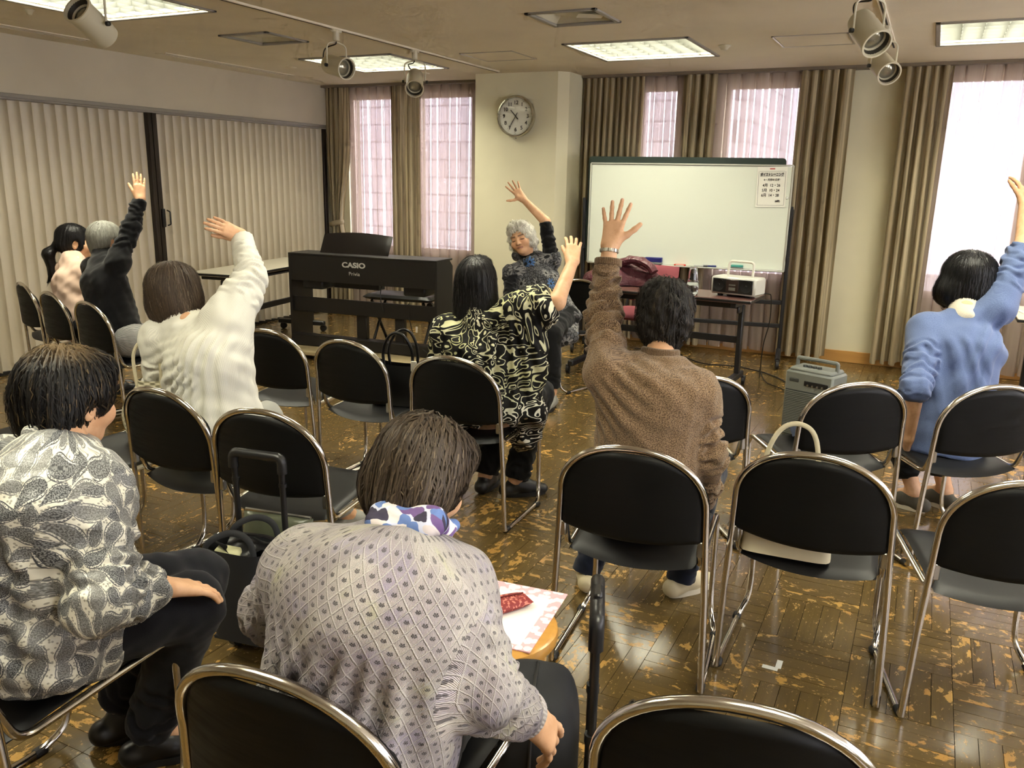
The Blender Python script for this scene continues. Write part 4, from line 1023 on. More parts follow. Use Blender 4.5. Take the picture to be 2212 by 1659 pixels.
mb = MB(); pillow(mb, lambda u, v: (((u-.5)*.30, (v-.5)*.20, .03+.012*math.sin(7*u+3*v)), (0, 0, 1)), .06, 19, 13, 4); obj('fold', mb, mat('navy_cloth', (34, 44, 66), .85), nb_)

# maroon jacket thrown over the pink chair and table -----------------------
m = Mat('maroon_nylon', col=lin(84, 34, 44), rough=.38, spec=.5); c = m.coord('Object'); m.bump(m.noise(c, 14, 4, .6, 1.2), .7, .03); M_mar = m.m
jk = empty('jacket', (-2.16, 6.30, .70), 0, 'maroon jacket heaped on the table and the pink chair back', 'jacket')
def heap(u, v):
    a = 2*PI*u; r_ = 1-v**1.6
    rr = (.30+.05*math.sin(3*a+1)+.03*math.sin(7*a))*r_
    return (rr*1.05*math.cos(a)-.02*v, rr*.42*math.sin(a)+.02, .008+.165*v**.7+.018*math.sin(5*a+6*v)*v*(1-v)*3+.02*math.sin(3*a)*v)
mb = MB(); mb.grid(heap, 56, 16, True); obj('heap', mb, M_mar, jk)
mb = MB(); mb.tube(smooth_path([(.28, .0, .06), (.20, .10, .14), (.10, .20, .17), (-.05, .26, .16), (-.2, .24, .10)]), [.035+.012*math.sin(k*1.3) for k in range(25)], 12, flat=1.3); obj('sleeve', mb, M_mar, jk)
mb = MB(); mb.tube(smooth_path([(.02, -.02, .18), (.14, -.02, .205), (.25, -.03, .17), (.30, -.04, .12)]), [.03]*19, 10, flat=1.6); obj('hood', mb, M_mar, jk)
gl = empty('eyeglasses', (-1.80, 6.02, .701), -.3, 'thin wire eyeglasses lying open on the brown table', 'eyeglasses')
for sx in (-.03, .03):
    mb = MB(); mb.tube([(sx+.023*math.cos(a), 0, .022+.018*math.sin(a)) for a in np.linspace(0, 2*PI, 17)[:-1]], .0014, 6, closed=True); mb.tube(smooth_path([(sx*1.8, 0, .03), (sx*1.9, .06, .028), (sx*1.9, .12, .012)]), .0014, 6); obj('rim', mb, M_steel, gl)

# ------------------------------------------------------------------ people: implicit surfaces meshed as one skin
class Field:
    def __init__(s, lo, hi, h, fine=(), hf=None):
        """rectilinear grid, finer inside the boxes of `fine`"""
        ax = []
        for a in range(3):
            iv = [(f[0][a], f[1][a]) for f in fine]; x = lo[a]; L = []
            while x < hi[a]:
                L.append(x); x += hf if any(u-h <= x <= v for u, v in iv) else h
            L.append(x); ax.append(np.array(L, np.float32))
        s.ax = ax; s.f = np.full([len(a) for a in ax], .3, np.float32); s.h = h
    def sub(s, lo, hi):
        sl = []
        for a in range(3):
            i = max(0, int(np.searchsorted(s.ax[a], lo[a]))-1); j = min(len(s.ax[a]), int(np.searchsorted(s.ax[a], hi[a]))+1); sl.append(slice(i, j))
        return tuple(sl), s.ax[0][sl[0]][:, None, None], s.ax[1][sl[1]][None, :, None], s.ax[2][sl[2]][None, None, :]
    def _join(s, sl, d, k, cut=False):
        f = s.f[sl]
        if cut:
            d = -d; h_ = np.maximum(k-np.abs(f-d), 0)/k; s.f[sl] = np.maximum(f, d)+h_*h_*k*.25
        else:
            h_ = np.maximum(k-np.abs(f-d), 0)/k; s.f[sl] = np.minimum(f, d)-h_*h_*k*.25
    def cone(s, a, b, ra, rb, k=.01, side=None, flat=(1.0, 1.0), capa=False, capb=False, cut=False):
        """round cone a-b; with side: elliptic section, thickness across side scaled by flat (a, b)"""
        a = np.asarray(a, float); b = np.asarray(b, float); R = max(ra, rb)*1.05+k+s.h*2
        sl, X, Y, Z = s.sub(np.minimum(a, b)-R, np.maximum(a, b)+R)
        if 0 in s.f[sl].shape: return
        v = b-a; L2 = max(float(v @ v), 1e-9); L = math.sqrt(L2)
        px, py, pz = X-a[0], Y-a[1], Z-a[2]
        t = np.clip((px*v[0]+py*v[1]+pz*v[2])/L2, 0, 1)
        qx, qy, qz = px-t*v[0], py-t*v[1], pz-t*v[2]
        r = ra+(rb-ra)*t
        if side is None: d = np.sqrt(qx*qx+qy*qy+qz*qz)-r
        else:
            sd = np.asarray(side, float); sd = sd/np.linalg.norm(sd); fl = flat[0]+(flat[1]-flat[0])*t
            u = qx*sd[0]+qy*sd[1]+qz*sd[2]; rest = np.maximum(qx*qx+qy*qy+qz*qz-u*u, 0)
            d = (np.sqrt(u*u/(r*r)+rest/(r*fl)**2)-1)*r*np.minimum(fl, 1)
        if capa: d = np.maximum(d, -(px*v[0]+py*v[1]+pz*v[2])/L)
        if capb: d = np.maximum(d, (px*v[0]+py*v[1]+pz*v[2])/L-L)
        s._join(sl, d.astype(np.float32), k, cut)
    def ell(s, c, ax3, rad, k=.01, cut=False):
        c = np.asarray(c, float); R = max(rad)+k+s.h*2
        sl, X, Y, Z = s.sub(c-R, c+R)
        if 0 in s.f[sl].shape: return
        px, py, pz = X-c[0], Y-c[1], Z-c[2]; q = 0; q2 = 0
        for e, r in zip(ax3, rad):
            u = px*e[0]+py*e[1]+pz*e[2]; q = q+(u/r)**2; q2 = q2+(u/(r*r))**2
        k0 = np.sqrt(q); k1 = np.sqrt(q2)+1e-9
        s._join(sl, (k0*(k0-1)/k1).astype(np.float32), k, cut)
    def mesh(s):
        f = s.f; sg = f < 0
        n = [m-1 for m in f.shape]
        c = np.zeros(n, np.int8)
        for i in (0, 1):
            for j in (0, 1):
                for k in (0, 1): c += sg[i:n[0]+i, j:n[1]+j, k:n[2]+k]
        I, J, K = np.nonzero((c > 0) & (c < 8))
        cid = np.full(n, -1, np.int32); cid[I, J, K] = np.arange(len(I))
        corner = [(i, j, k) for i in (0, 1) for j in (0, 1) for k in (0, 1)]
        val = [f[I+i, J+j, K+k] for i, j, k in corner]
        X = [s.ax[0][I], s.ax[0][I+1]]; Y = [s.ax[1][J], s.ax[1][J+1]]; Z = [s.ax[2][K], s.ax[2][K+1]]
        acc = np.zeros((len(I), 3)); cnt = np.zeros(len(I))
        for a in range(8):
            for b in range(a+1, 8):
                ca, cb = corner[a], corner[b]
                if sum(abs(p-q) for p, q in zip(ca, cb)) != 1: continue
                va, vb = val[a], val[b]; m = (va < 0) != (vb < 0)
                t = np.where(m, va/np.where(m, va-vb, 1), 0)
                for d, A in enumerate((X, Y, Z)): acc[:, d] += np.where(m, A[ca[d]]+(A[cb[d]]-A[ca[d]])*t, 0)
                cnt += m
        V = acc/cnt[:, None]
        F = []
        for ax in range(3):
            o1, o2 = [(1, 2), (2, 0), (0, 1)][ax]
            sA = [slice(1, -1)]*3; sA[ax] = slice(0, -1); sB = [slice(1, -1)]*3; sB[ax] = slice(1, None)
            a, b = sg[tuple(sA)], sg[tuple(sB)]; P = np.argwhere(a != b)
            if len(P) == 0: continue
            flip = a[tuple(P.T)]
            P = P.copy()
            for d in range(3):
                if d != ax: P[:, d] += 1
            def at(d1, d2):
                Q = P.copy(); Q[:, o1] -= d1; Q[:, o2] -= d2; return cid[tuple(Q.T)]
            q = np.stack([at(0, 0), at(1, 0), at(1, 1), at(0, 1)], 1)
            q[~flip] = q[~flip][:, ::-1]
            F.append(q)
        F = np.concatenate(F); F = F[(F >= 0).all(1)]
        return V, F
def relax(V, F, n=1, w=.5):
    for _ in range(n):
        acc = np.zeros_like(V); cnt = np.zeros(len(V))
        for i in range(4):
            for j in (1, 3): np.add.at(acc, F[:, i], V[F[:, (i+j) % 4]]); np.add.at(cnt, F[:, i], 1)
        V = V+(acc/np.maximum(cnt, 1)[:, None]-V)*w
    return V
def normals(V, F):
    n = np.cross(V[F[:, 2]]-V[F[:, 0]], V[F[:, 3]]-V[F[:, 1]]); N = np.zeros_like(V)
    for i in range(4): np.add.at(N, F[:, i], n)
    return N/np.maximum(np.linalg.norm(N, axis=1), 1e-12)[:, None]
def snoise(P, freq, seed, n=7):
    """smooth pseudo-noise in -1..1"""
    r_ = np.random.default_rng(seed); o = 0
    fr = np.asarray(freq, float)*np.ones(3)
    for i in range(n):
        d = r_.normal(size=3); d /= np.linalg.norm(d); o = o+np.sin((P*fr) @ d*2*PI*r_.uniform(.6, 1.5)+r_.uniform(0, 6.3))
    return o/math.sqrt(n*.5)/1.6
def np_mesh(name, V, F, m, parent=None, uv=None, attrs=None, ang=180):
    me = bpy.data.meshes.new(name); nv, nf = len(V), len(F)
    me.vertices.add(nv); me.vertices.foreach_set('co', np.asarray(V, np.float32).ravel())
    k = F.shape[1]
    me.loops.add(nf*k); me.loops.foreach_set('vertex_index', np.asarray(F, np.int32).ravel())
    me.polygons.add(nf); me.polygons.foreach_set('loop_start', np.arange(0, nf*k, k, dtype=np.int32)); me.polygons.foreach_set('loop_total', np.full(nf, k, np.int32))
    me.polygons.foreach_set('use_smooth', np.ones(nf, bool)); me.update(calc_edges=True)
    if uv is not None:
        ul = me.uv_layers.new(name='UVMap'); ul.data.foreach_set('uv', np.asarray(uv, np.float32).ravel())
    for nm, a in (attrs or {}).items():
        at = me.attributes.new(nm, 'FLOAT', 'POINT'); at.data.foreach_set('value', np.asarray(a, np.float32))
    if m is not None: me.materials.append(m)
    o = bpy.data.objects.new(name, me); COL.objects.link(o)
    if parent is not None: o.parent = parent
    return o
def nrm(v): v = np.asarray(v, float); return v/np.linalg.norm(v)
def bone_uv(V, F, bones):
    """bones: (a, b, radius, back vector, u offset): angle and length coordinates of the nearest bone, seam at the front"""
    C = V[F].mean(1); best = None
    for i, (a, b, r, bk, uo) in enumerate(bones):
        a, b = np.asarray(a, float), np.asarray(b, float); v = b-a; t = np.clip((C-a) @ v/(v @ v), 0, 1)
        d = np.linalg.norm(C-a-t[:, None]*v, axis=1)-r
        if best is None: best = d; idx = np.zeros(len(C), int)
        else: m = d < best; best = np.where(m, d, best); idx[m] = i
    uv = np.zeros((len(F), 4, 2))
    for i, (a, b, r, bk, uo) in enumerate(bones):
        m = idx == i
        if not m.any(): continue
        a, b = np.asarray(a, float), np.asarray(b, float); ax = nrm(b-a); bk_ = nrm(np.asarray(bk)-ax*(np.asarray(bk) @ ax)); sd = np.cross(ax, bk_)
        Q = V[F[m]]-a; z = Q @ ax; x = Q @ sd; y = Q @ bk_
        ang = np.arctan2(x, y)
        ref = ang[:, :1]; ang = ref+np.mod(ang-ref+PI, 2*PI)-PI
        uv[m, :, 0] = ang*r+uo; uv[m, :, 1] = z+uo*.37
    return uv.reshape(-1, 2), idx
def hand(fl, w, d, n, side, s=1.0, curl=(.15, .2, .15), spread=1.0, thumb=(.7, .2), k=.004, fcurl=None):
    """palm, four fingers and thumb rooted at the wrist w, pointing d, palm facing n"""
    d = nrm(d); n = nrm(np.asarray(n)-d*(np.asarray(n) @ d)); t = np.cross(d, n)*(1 if side == 'R' else -1)
    w = np.asarray(w, float)
    P = lambda a, b, c=0.0: w+(d*a+t*b+n*c)*s
    off = (.0270, .0090, -.0090, -.0260); base = (.083, .086, .082, .074)
    for o, b in zip(off, base): fl.cone(P(.004, o*.62), P(b, o), .0145*s, .0105*s, .016*s)
    fl.cone(P(.012, .016, .004), P(.045, .026, .006), .016*s, .013*s, .014*s)
    lens = ((.040, .024, .020), (.044, .027, .021), (.041, .025, .020), (.032, .019, .018)); sp = (.17, .03, -.11, -.26); rad = (.0088, .0090, .0086, .0077)
    tips = []
    for i in range(4):
        c = fcurl[i] if fcurl else curl
        p = P(base[i]-.006, off[i]); a = sp[i]*spread; dd = nrm(d*math.cos(a)+t*math.sin(a)); ang = 0; r = rad[i]*s
        for j in range(3):
            ang += c[j]; q = p+(dd*math.cos(ang)+n*math.sin(ang))*lens[i][j]*s
            fl.cone(p, q, r, r*.93, k); r *= .91; p = q
        tips.append((p, nrm(dd*math.cos(ang)+n*math.sin(ang)), n, r))
    a0 = thumb[0]; p = P(.022, .020, .004); dd = nrm(d*math.cos(a0)+t*math.sin(a0)+n*thumb[1])
    for j, L in enumerate((.040, .034, .026)):
        q = p+dd*L*s; fl.cone(p, q, (.0135, .0108, .0098)[j]*s, (.0110, .0098, .0082)[j]*s, .006 if j else .012); p = q
        dd = nrm(dd+d*.16+n*.05)
    return tips
m = Mat('skin', rough=.52, spec=.4); c = m.coord('Object')
base = m.mix(m.noise(c, 22, 4, .6).smooth(.3, .7), lin(222, 178, 140), lin(208, 160, 122)); base = m.mix(m.noise(c, 130, 3).smooth(.6, .75)*.25, base, lin(186, 132, 100))
base = m.mix(m.attr('lip')*.75, base, lin(160, 96, 84)); base = m.mix(m.attr('dark'), base, lin(62, 48, 42)); base = m.mix(m.attr('warm')*.18, base, lin(206, 124, 96))
m.set(col=base); m.b.inputs['Subsurface Radius'].default_value = (.012, .005, .003); m.bump(m.noise(c, 240, 3), .10, .002); M_skin = m.m

def head_frame(fwd, up):
    f_ = nrm(fwd); u_ = nrm(np.asarray(up)-f_*(np.asarray(up) @ f_)); return np.cross(f_, u_), f_, u_     # right, forward, up
def build_head(fl, c, fr, s=1.0, face=True):
    S_, F_, U_ = fr; c = np.asarray(c, float); P = lambda a, b, z: c+(S_*a+F_*b+U_*z)*s
    E = lambda p, r, k=.012, cut=False: fl.ell(p, fr, [q*s for q in r], k, cut)
    E(P(0, -.012, .022), (.074, .092, .086), .02)
    E(P(0, .022, -.035), (.060, .062, .078), .03)
    E(P(0, .050, -.088), (.030, .030, .024), .025)
    fl.cone(P(0, -.03, -.045), P(0, -.030, -.080), .050*s, .047*s, .03)
    for a in (-1, 1):
        E(P(a*.042, .058, -.032), (.026, .024, .026), .025)
        fl.cone(P(a*.070, -.006, -.012), P(a*.071, -.001, -.042), .014*s, .009*s, .005, side=S_, flat=(1, 1)) if False else None
        E(P(a*.073, -.010, -.016), (.009, .019, .032), .004); E(P(a*.077, -.006, -.016), (.004, .010, .018), .004, True)
    if face:
        for a in (-1, 1):
            E(P(a*.033, .092, .004), (.020, .012, .012), .014, True)
            E(P(a*.032, .070, .001), (.018, .015, .013), .006)
            fl.cone(P(a*.014, .083, .020), P(a*.046, .076, .022), .009*s, .008*s, .012)
            E(P(a*.013, .091, -.034), (.0085, .010, .008), .007)
        fl.cone(P(0, .083, .010), P(0, .104, -.030), .0085*s, .0125*s, .014)
        fl.cone(P(-.020, .078, -.0585), P(.020, .078, -.0585), .0060*s, .0060*s, .006); E(P(0, .083, -.056), (.016, .008, .006), .006); E(P(0, .081, -.066), (.016, .009, .007), .006)
    return P
def face_tint(V, P):
    """lip, dark (brows, lash line, nostrils) and warm masks"""
    def seg(a, b, r, e=.003):
        v = b-a; t = np.clip((V-a) @ v/(v @ v), 0, 1); d = np.linalg.norm(V-a-t[:, None]*v, axis=1); return np.clip((r+e-d)/e, 0, 1)
    lip = seg(P(-.017, .084, -.061), P(.017, .084, -.061), .0068); dark = np.zeros(len(V)); warm = np.zeros(len(V))
    for a in (-1, 1):
        dark = np.maximum(dark, .75*seg(P(a*.016, .092, .022), P(a*.048, .080, .024), .0042)); dark = np.maximum(dark, .95*seg(P(a*.018, .087, -.006), P(a*.047, .079, -.007), .0030, .002))
        dark = np.maximum(dark, .5*seg(P(a*.007, .104, -.042), P(a*.012, .102, -.042), .004)); warm = np.maximum(warm, seg(P(a*.04, .078, -.03), P(a*.045, .075, -.035), .014, .016))
    dark = np.maximum(dark, .6*seg(P(-.014, .089, -.0615), P(.014, .089, -.0615), .0012, .002))
    return lip, dark, warm
# hair -----------------------------------------------------------------
def hair_mat(name, c1, c2, c3=None, rough=.5, root=None):
    m = Mat(name, rough=rough+.1, spec=.3)
    c = m.coord('UV'); u, v, _ = m.sep(c)
    n = m.noise(m.comb(u*70.0, v*2.2, 0.0), 1.0, 4, .65); r_ = m.geo('Random Per Island')
    col = m.mix(n.smooth(.3, .7), lin(c1), lin(c2)); col = m.mix(r_*.45, col, lin(c2))
    if c3: col = m.mix((m.noise(m.comb(u*34.0, v*1.3, 3.0), 1.0, 3, .6)-.56).smooth(0, .12)*.7, col, lin(c3))
    if root: col = m.mix((v+(n-.5)*.09).smooth(.035, .10, 1.0, 0.0)*.75, col, lin(root))
    m.set(col=col); m.bump(n, .5, .004); return m.m
def build_hair(name, parent, c, fr, adds, cuts, m, h=.0045, strands=900, length=.10, part=(0, -.02, .12), down=.75, seed=1, groove=.0022, width=.0016, lift=.0025, s=1.0, wave=0.0, world_adds=()):
    S_, F_, U_ = fr; c = np.asarray(c, float); P = lambda q: c+(S_*q[0]+F_*q[1]+U_*q[2])*s
    pts = [P(a[0]) for a in adds]; R = max(max(a[1]) for a in adds)+.05
    wp = [np.asarray(q) for w_ in world_adds for q in (w_[0], w_[1])]
    lo = np.min(pts+[q-.0 for q in wp], 0)-R; hi = np.max(pts+wp, 0)+R
    fl = Field(lo, hi, h)
    for ctr, rad, k in adds: fl.ell(P(ctr), fr, [q*s for q in rad], k)
    for a, b, ra, rb, k in world_adds: fl.cone(a, b, ra, rb, k)
    for ctr, rad, k in cuts: fl.ell(P(ctr), fr, [q*s for q in rad], k, True)
    V, F = fl.mesh(); V = relax(V, F, 1); N = normals(V, F)
    top = P(part)
    Q = V-top; az = np.arctan2(Q @ S_, Q @ F_); el = np.linalg.norm(Q, axis=1)
    uu = az*.09; gv = np.stack([az*9, el*5, np.zeros(len(V))], 1)
    g = snoise(gv, (1.0, .6, 1), seed, 9)+.6*snoise(gv*np.array([2.7, 1.2, 1]), 1.0, seed+1, 9)
    if wave: g = g+wave*snoise(V, 22.0, seed+5, 9)
    V = V+N*(g*groove)[:, None]
    ref = uu[F][:, :1]; u4 = ref+np.mod(uu[F]-ref+.09*PI, .18*PI)-.09*PI
    uv = np.stack([u4, el[F]], 2).reshape(-1, 2)
    o = np_mesh(name, V, F, m, parent, uv)
    if strands:
        r_ = np.random.default_rng(seed+9); kd = kdtree.KDTree(len(V))
        for i, p in enumerate(V): kd.insert(p, i)
        kd.balance(); SV = []; SF = []; SU = []; nseg = 8
        for q in range(strands):
            i = int(r_.integers(len(V))); p = V[i]+N[i]*lift*.5; L = length*r_.uniform(.5, 1.25)*s; path = []
            wdt = width*r_.uniform(.5, 1.5); wph = r_.uniform(0, 6.3); jit = r_.normal(size=3)*.10
            for st_ in range(nseg):
                co, j, _ = kd.find(p); n_ = N[j]; b = V[j]+n_*(lift*(.3+.7*math.sin(PI*min(1, st_/nseg+.25)))*r_.uniform(.8, 1.2)+.0006)
                path.append((b if st_ < nseg-2 else p*.6+b*.4, n_))
                out = nrm(p-top+1e-6); g_ = -U_*down*.6+np.array([0, 0, -down*.6])+out*(1-down*.5)+jit
                if wave: g_ = g_+.5*wave*np.array([math.sin(p[2]*60+wph), math.cos(p[2]*55+wph), 0])
                g_ = g_-n_*(g_ @ n_); g_ = nrm(g_+n_*.03); p = p+g_*L/nseg
            k0 = len(SV)
            for st_, (b, n_) in enumerate(path):
                tn = nrm(path[min(st_+1, nseg-1)][0]-path[max(st_-1, 0)][0]+1e-9); sd = np.cross(tn, n_); w_ = wdt*(1-.75*(st_/(nseg-1))**2)
                SV += [b-sd*w_, b+n_*w_*.35, b+sd*w_]; SU += [(q*.013, float(np.linalg.norm(b-top)))]*3
            for st_ in range(nseg-1):
                a = k0+st_*3; SF += [(a, a+1, a+4, a+3), (a+1, a+2, a+5, a+4)]
        SV = np.array(SV); SF = np.array(SF)
        so = np_mesh('hair_strands', SV, SF, m, o, np.array(SU)[SF].reshape(-1, 2)); so['kind'] = 'stuff'
    return o

# ------------------------------------------------------------------ garments' materials
def uvxy(m): u, v, _ = m.sep(m.coord('UV')); return u, v
def knit(name, c1, c2, scale=700., bump=.3, rough=.9, rib=0.0, sheen=.2):
    m = Mat(name, rough=rough, spec=.15, sheen=sheen); u, v = uvxy(m); p = m.comb(u, v, 0.0)
    n = m.noise(p, scale, 2, .6); col = m.mix(n.smooth(.35, .65), lin(c1), lin(c2))
    hgt = n
    if rib: r_ = (u*rib).sin(); hgt = n*.3+r_*.5; col = m.mix(r_.smooth(-1, 1)*.25, col, lin([q*.75 for q in c1]))
    m.set(col=col); m.bump(hgt, bump, .003); return m.m
M_whiteknit = knit('white_cardigan_knit', (240, 238, 226), (228, 226, 212), 500, .12, rib=1400.)
M_bluejersey = knit('blue_jersey', (104, 120, 158), (86, 102, 140), 350, .10)
M_blackknit = knit('black_fine_knit', (20, 20, 22), (12, 12, 13), 700, .2)
M_pinkknit = knit('pale_pink_cotton', (232, 204, 184), (222, 190, 170), 500, .1)
m = Mat('brown_marl_knit', rough=.95, spec=.1, sheen=.25); u, v = uvxy(m); p = m.comb(u, v*1.2, 0.0); n = m.noise(p, 230., 3, .75); n2 = m.noise(p, 520., 2, .6)
col = m.mix((n-.5+(n2-.5)*.8).smooth(-.10, .10), lin(78, 60, 44), lin(156, 129, 98)); col = m.mix((n2-.62).smooth(0, .05)*.7, col, lin(190, 168, 138)); m.set(col=col); m.bump(n+n2*.5, .5, .004); M_marl = m.m
# zebra-like labyrinth print
m = Mat('zebra_print_chiffon', rough=.7, spec=.2); u, v = uvxy(m)
w1 = m.noise(m.comb(u*9, v*9, 0.0), 1.0, 1, .5); w2 = m.noise(m.comb(u*9, v*9, 7.0), 1.0, 1, .5)
low = v.smooth(-.02, .20)
n = m.noise(m.comb(u*26+w1*2.6, v*38+w2*2.6, 1.5), 1.0, .4, .3)
band = (((n*4.6+w1*1.2).fract()-.5).abs()); n3 = m.noise(m.comb(u*60, v*60, 2.), 1., 1)
line = (band+(n3-.5)*.08-.37).smooth(-.03, .03)
tint = m.mix(m.noise(m.comb(u*3, v*3, 0.), 1., 2).smooth(.35, .65), lin(196, 196, 138), lin(226, 222, 196)); tint = m.mix(low, lin(226, 224, 212), tint)
m.set(col=m.mix(line, lin(17, 16, 15), tint)); M_zebra = m.m
# floral tunic
m = Mat('floral_tunic_print', rough=.8, spec=.15, sheen=.2); u, v = uvxy(m); wv = m.noise(m.comb(u*30, v*30, 0.), 1., 1)
vn = m.vor(m.comb(u+(wv-.5)*.01, v, 0.0), 9.0, out=None, rnd=.75); cx, cy, _ = m.sep(S(m, vn.outputs['Position'])); dx, dy = u-cx, v-cy
if True:
    r_ = S(m, vn.outputs['Distance'])/9.0; rr = (dx*dx+dy*dy).sqrt(); ang = dy.atan2(dx); cr = m.sep(S(m, vn.outputs['Color']))
    ph = ang*4.5+cr[0]*6.0; lobe = ph.sin().abs(); petal = rr*22.0-lobe*.75-.28
    ins = (petal*-1.0).smooth(-.02, .05); edge = (petal.abs()-.07).smooth(.0, .05); vein = (lobe-.12).smooth(0, .10)
    fcol = m.mix((cr[1]-.78).smooth(0, .02), m.mix(lobe*.6, lin(150, 148, 142), lin(96, 96, 98)), lin(70, 104, 150))
    cells = m.vor(m.comb(u, v, 3.0), 42.0, 'DISTANCE_TO_EDGE'); small = m.mix((cells-.07).smooth(0, .04), lin(20, 20, 22), lin(78, 78, 80))
    col = m.mix(ins*edge*vein, small, fcol); core = (rr-.010).smooth(0, .004); col = m.mix(core, lin(22, 22, 24), col)
    m.set(col=col)
M_floral = m.m
# paisley
m = Mat('paisley_satin', rough=.42, spec=.4, sheen=.1); u, v = uvxy(m)
col = lin(224, 221, 206)
dots = m.vor(m.comb(u, v, 0.0), 120.0, 'F1'); col = m.mix((dots-.20).smooth(.0, .08), lin(160, 156, 144), col)
for gi, (g, ou, ov, sz) in enumerate(((.074, .037, .0, .82), (.074, .0, .042, .82), (.074, .0, .0, 1.04), (.074, .037, .042, 1.04))):
    a, b = (u+ou)/g, (v+ov)/(g*1.12); idc = m.comb(a.floor(), b.floor(), float(gi)); rc = m.sep(m.white(idc, 1))
    x0, y0 = (a.fract()-.5)/sz, (b.fract()-.5)/sz; th = rc[0]*6.283; ct, st_ = th.cos(), th.sin()
    x, y = x0*ct+y0*st_, y0*ct-x0*st_
    yp = y.max(0.0); xb = x+yp*yp*1.35-.05
    yy = (y+.31).max(0.0001); w_ = yy.sqrt()*(.46-y).max(0.0)*.86+.0005
    d = xb.abs()/w_; cut = (y.abs()-.47).smooth(0.0, .01)
    ins = (1.0-cut)*(d-1.0).smooth(.0, .05, 1.0, 0.0)
    ring = (d-.90).smooth(0, .03).max((d-.62).smooth(0, .03)*(d-.70).smooth(0, .03, 1., 0.)); mid = (d-.62).smooth(0, .04)
    tex = m.noise(m.comb(u*420, v*420, float(gi)), 1.0, 2).smooth(.42, .58)
    incol = m.mix(tex, lin(40, 42, 46), lin(136, 138, 138)); lightring = m.mix((m.vor(m.comb(u, v, float(gi)), 330., 'F1')-.30).smooth(0, .12), lin(96, 98, 100), lin(214, 212, 202))
    motif = m.mix(ring, m.mix(mid, incol, lightring), lin(58, 61, 68)); motif = m.mix(rc[2]*.35, motif, lin(176, 174, 166))
    col = m.mix(ins, col, motif)
m.set(col=col); m.bump(m.noise(m.comb(u, v, 0.), 30., 3), .15, .01); M_paisley = m.m
# lavender lace knit
m = Mat('lavender_lace_knit', rough=.9, spec=.15, sheen=.3); u, v = uvxy(m); wob = m.noise(m.comb(u*14, v*14, 0.), 1., 2)
a = u/.0205+v/.032+(wob-.5)*.28; b = u/.0205-v/.032+(wob-.5)*.28
fa, fb = a.fract()-.5, b.fract()-.5
ridge = ((.5-fa.abs()).min(.5-fb.abs())).smooth(.02, .085, 1.0, 0.0)
lx, ly = (fa+fb)*.5, (fa-fb)*.5
hole = None
for ox, oy in ((0, .02), (.075, .07), (-.075, .07), (.05, -.04), (-.05, -.04), (.12, .0), (-.12, .0)):
    q = ((lx-ox)*(lx-ox)+(ly-oy)*(ly-oy)*1.5).sqrt(); hq = (q-.040).smooth(.0, .02, 1.0, 0.0); hole = hq if hole is None else hole.max(hq)
fine = m.noise(m.comb(u*900, v*500, 0.), 1., 2); ribs = ((lx*95.0).sin()*.5+.5)
patch = m.noise(m.comb(u*12, v*9, 5.), 1., 3, .6); patch2 = m.noise(m.comb(u*14, v*16, 9.), 1., 3, .6)
col = m.mix((patch-.42).smooth(0, .2), lin(178, 168, 172), lin(206, 198, 192)); col = m.mix((patch2-.55).smooth(0, .1)*.4, col, lin(158, 148, 188)); col = m.mix((patch-.60).smooth(0, .08)*.5, col, lin(206, 206, 160))
col = m.mix(ridge*.6, col, lin(226, 220, 214)); col = m.mix(hole*.85, col, lin(64, 58, 62)); col = m.mix(fine.smooth(.35, .65)*.22, col, lin(120, 112, 116)); m.set(col=col)
m.bump(ridge*1.0+fine*.25+ribs*.22-hole*1.0, .85, .006); M_lav = m.m
M_trouser = knit('dark_trouser', (26, 27, 32), (20, 20, 24), 400, .1, sheen=.1); M_black_tr = knit('black_trouser', (18, 18, 19), (14, 14, 15), 400, .1, sheen=.1)
M_denim = knit('navy_denim', (30, 38, 56), (22, 28, 42), 600, .2); M_greytr = knit('grey_trouser', (170, 170, 162), (156, 156, 150), 500, .1)
m = Mat('fine_striped_trouser', rough=.85); u, v = uvxy(m); s_ = (u*900.0).sin(); m.set(col=m.mix(s_.smooth(-.4, .4), lin(196, 196, 190), lin(72, 74, 74))); M_stripe = m.m
M_shoeblack = mat('black_shoe_leather', (18, 17, 17), .35); M_shoebeige = mat('beige_trainer', (206, 194, 160), .7); M_sole = mat('pale_sole', (214, 206, 182), .7); M_shoegrey = mat('grey_shoe', (150, 150, 142), .6)

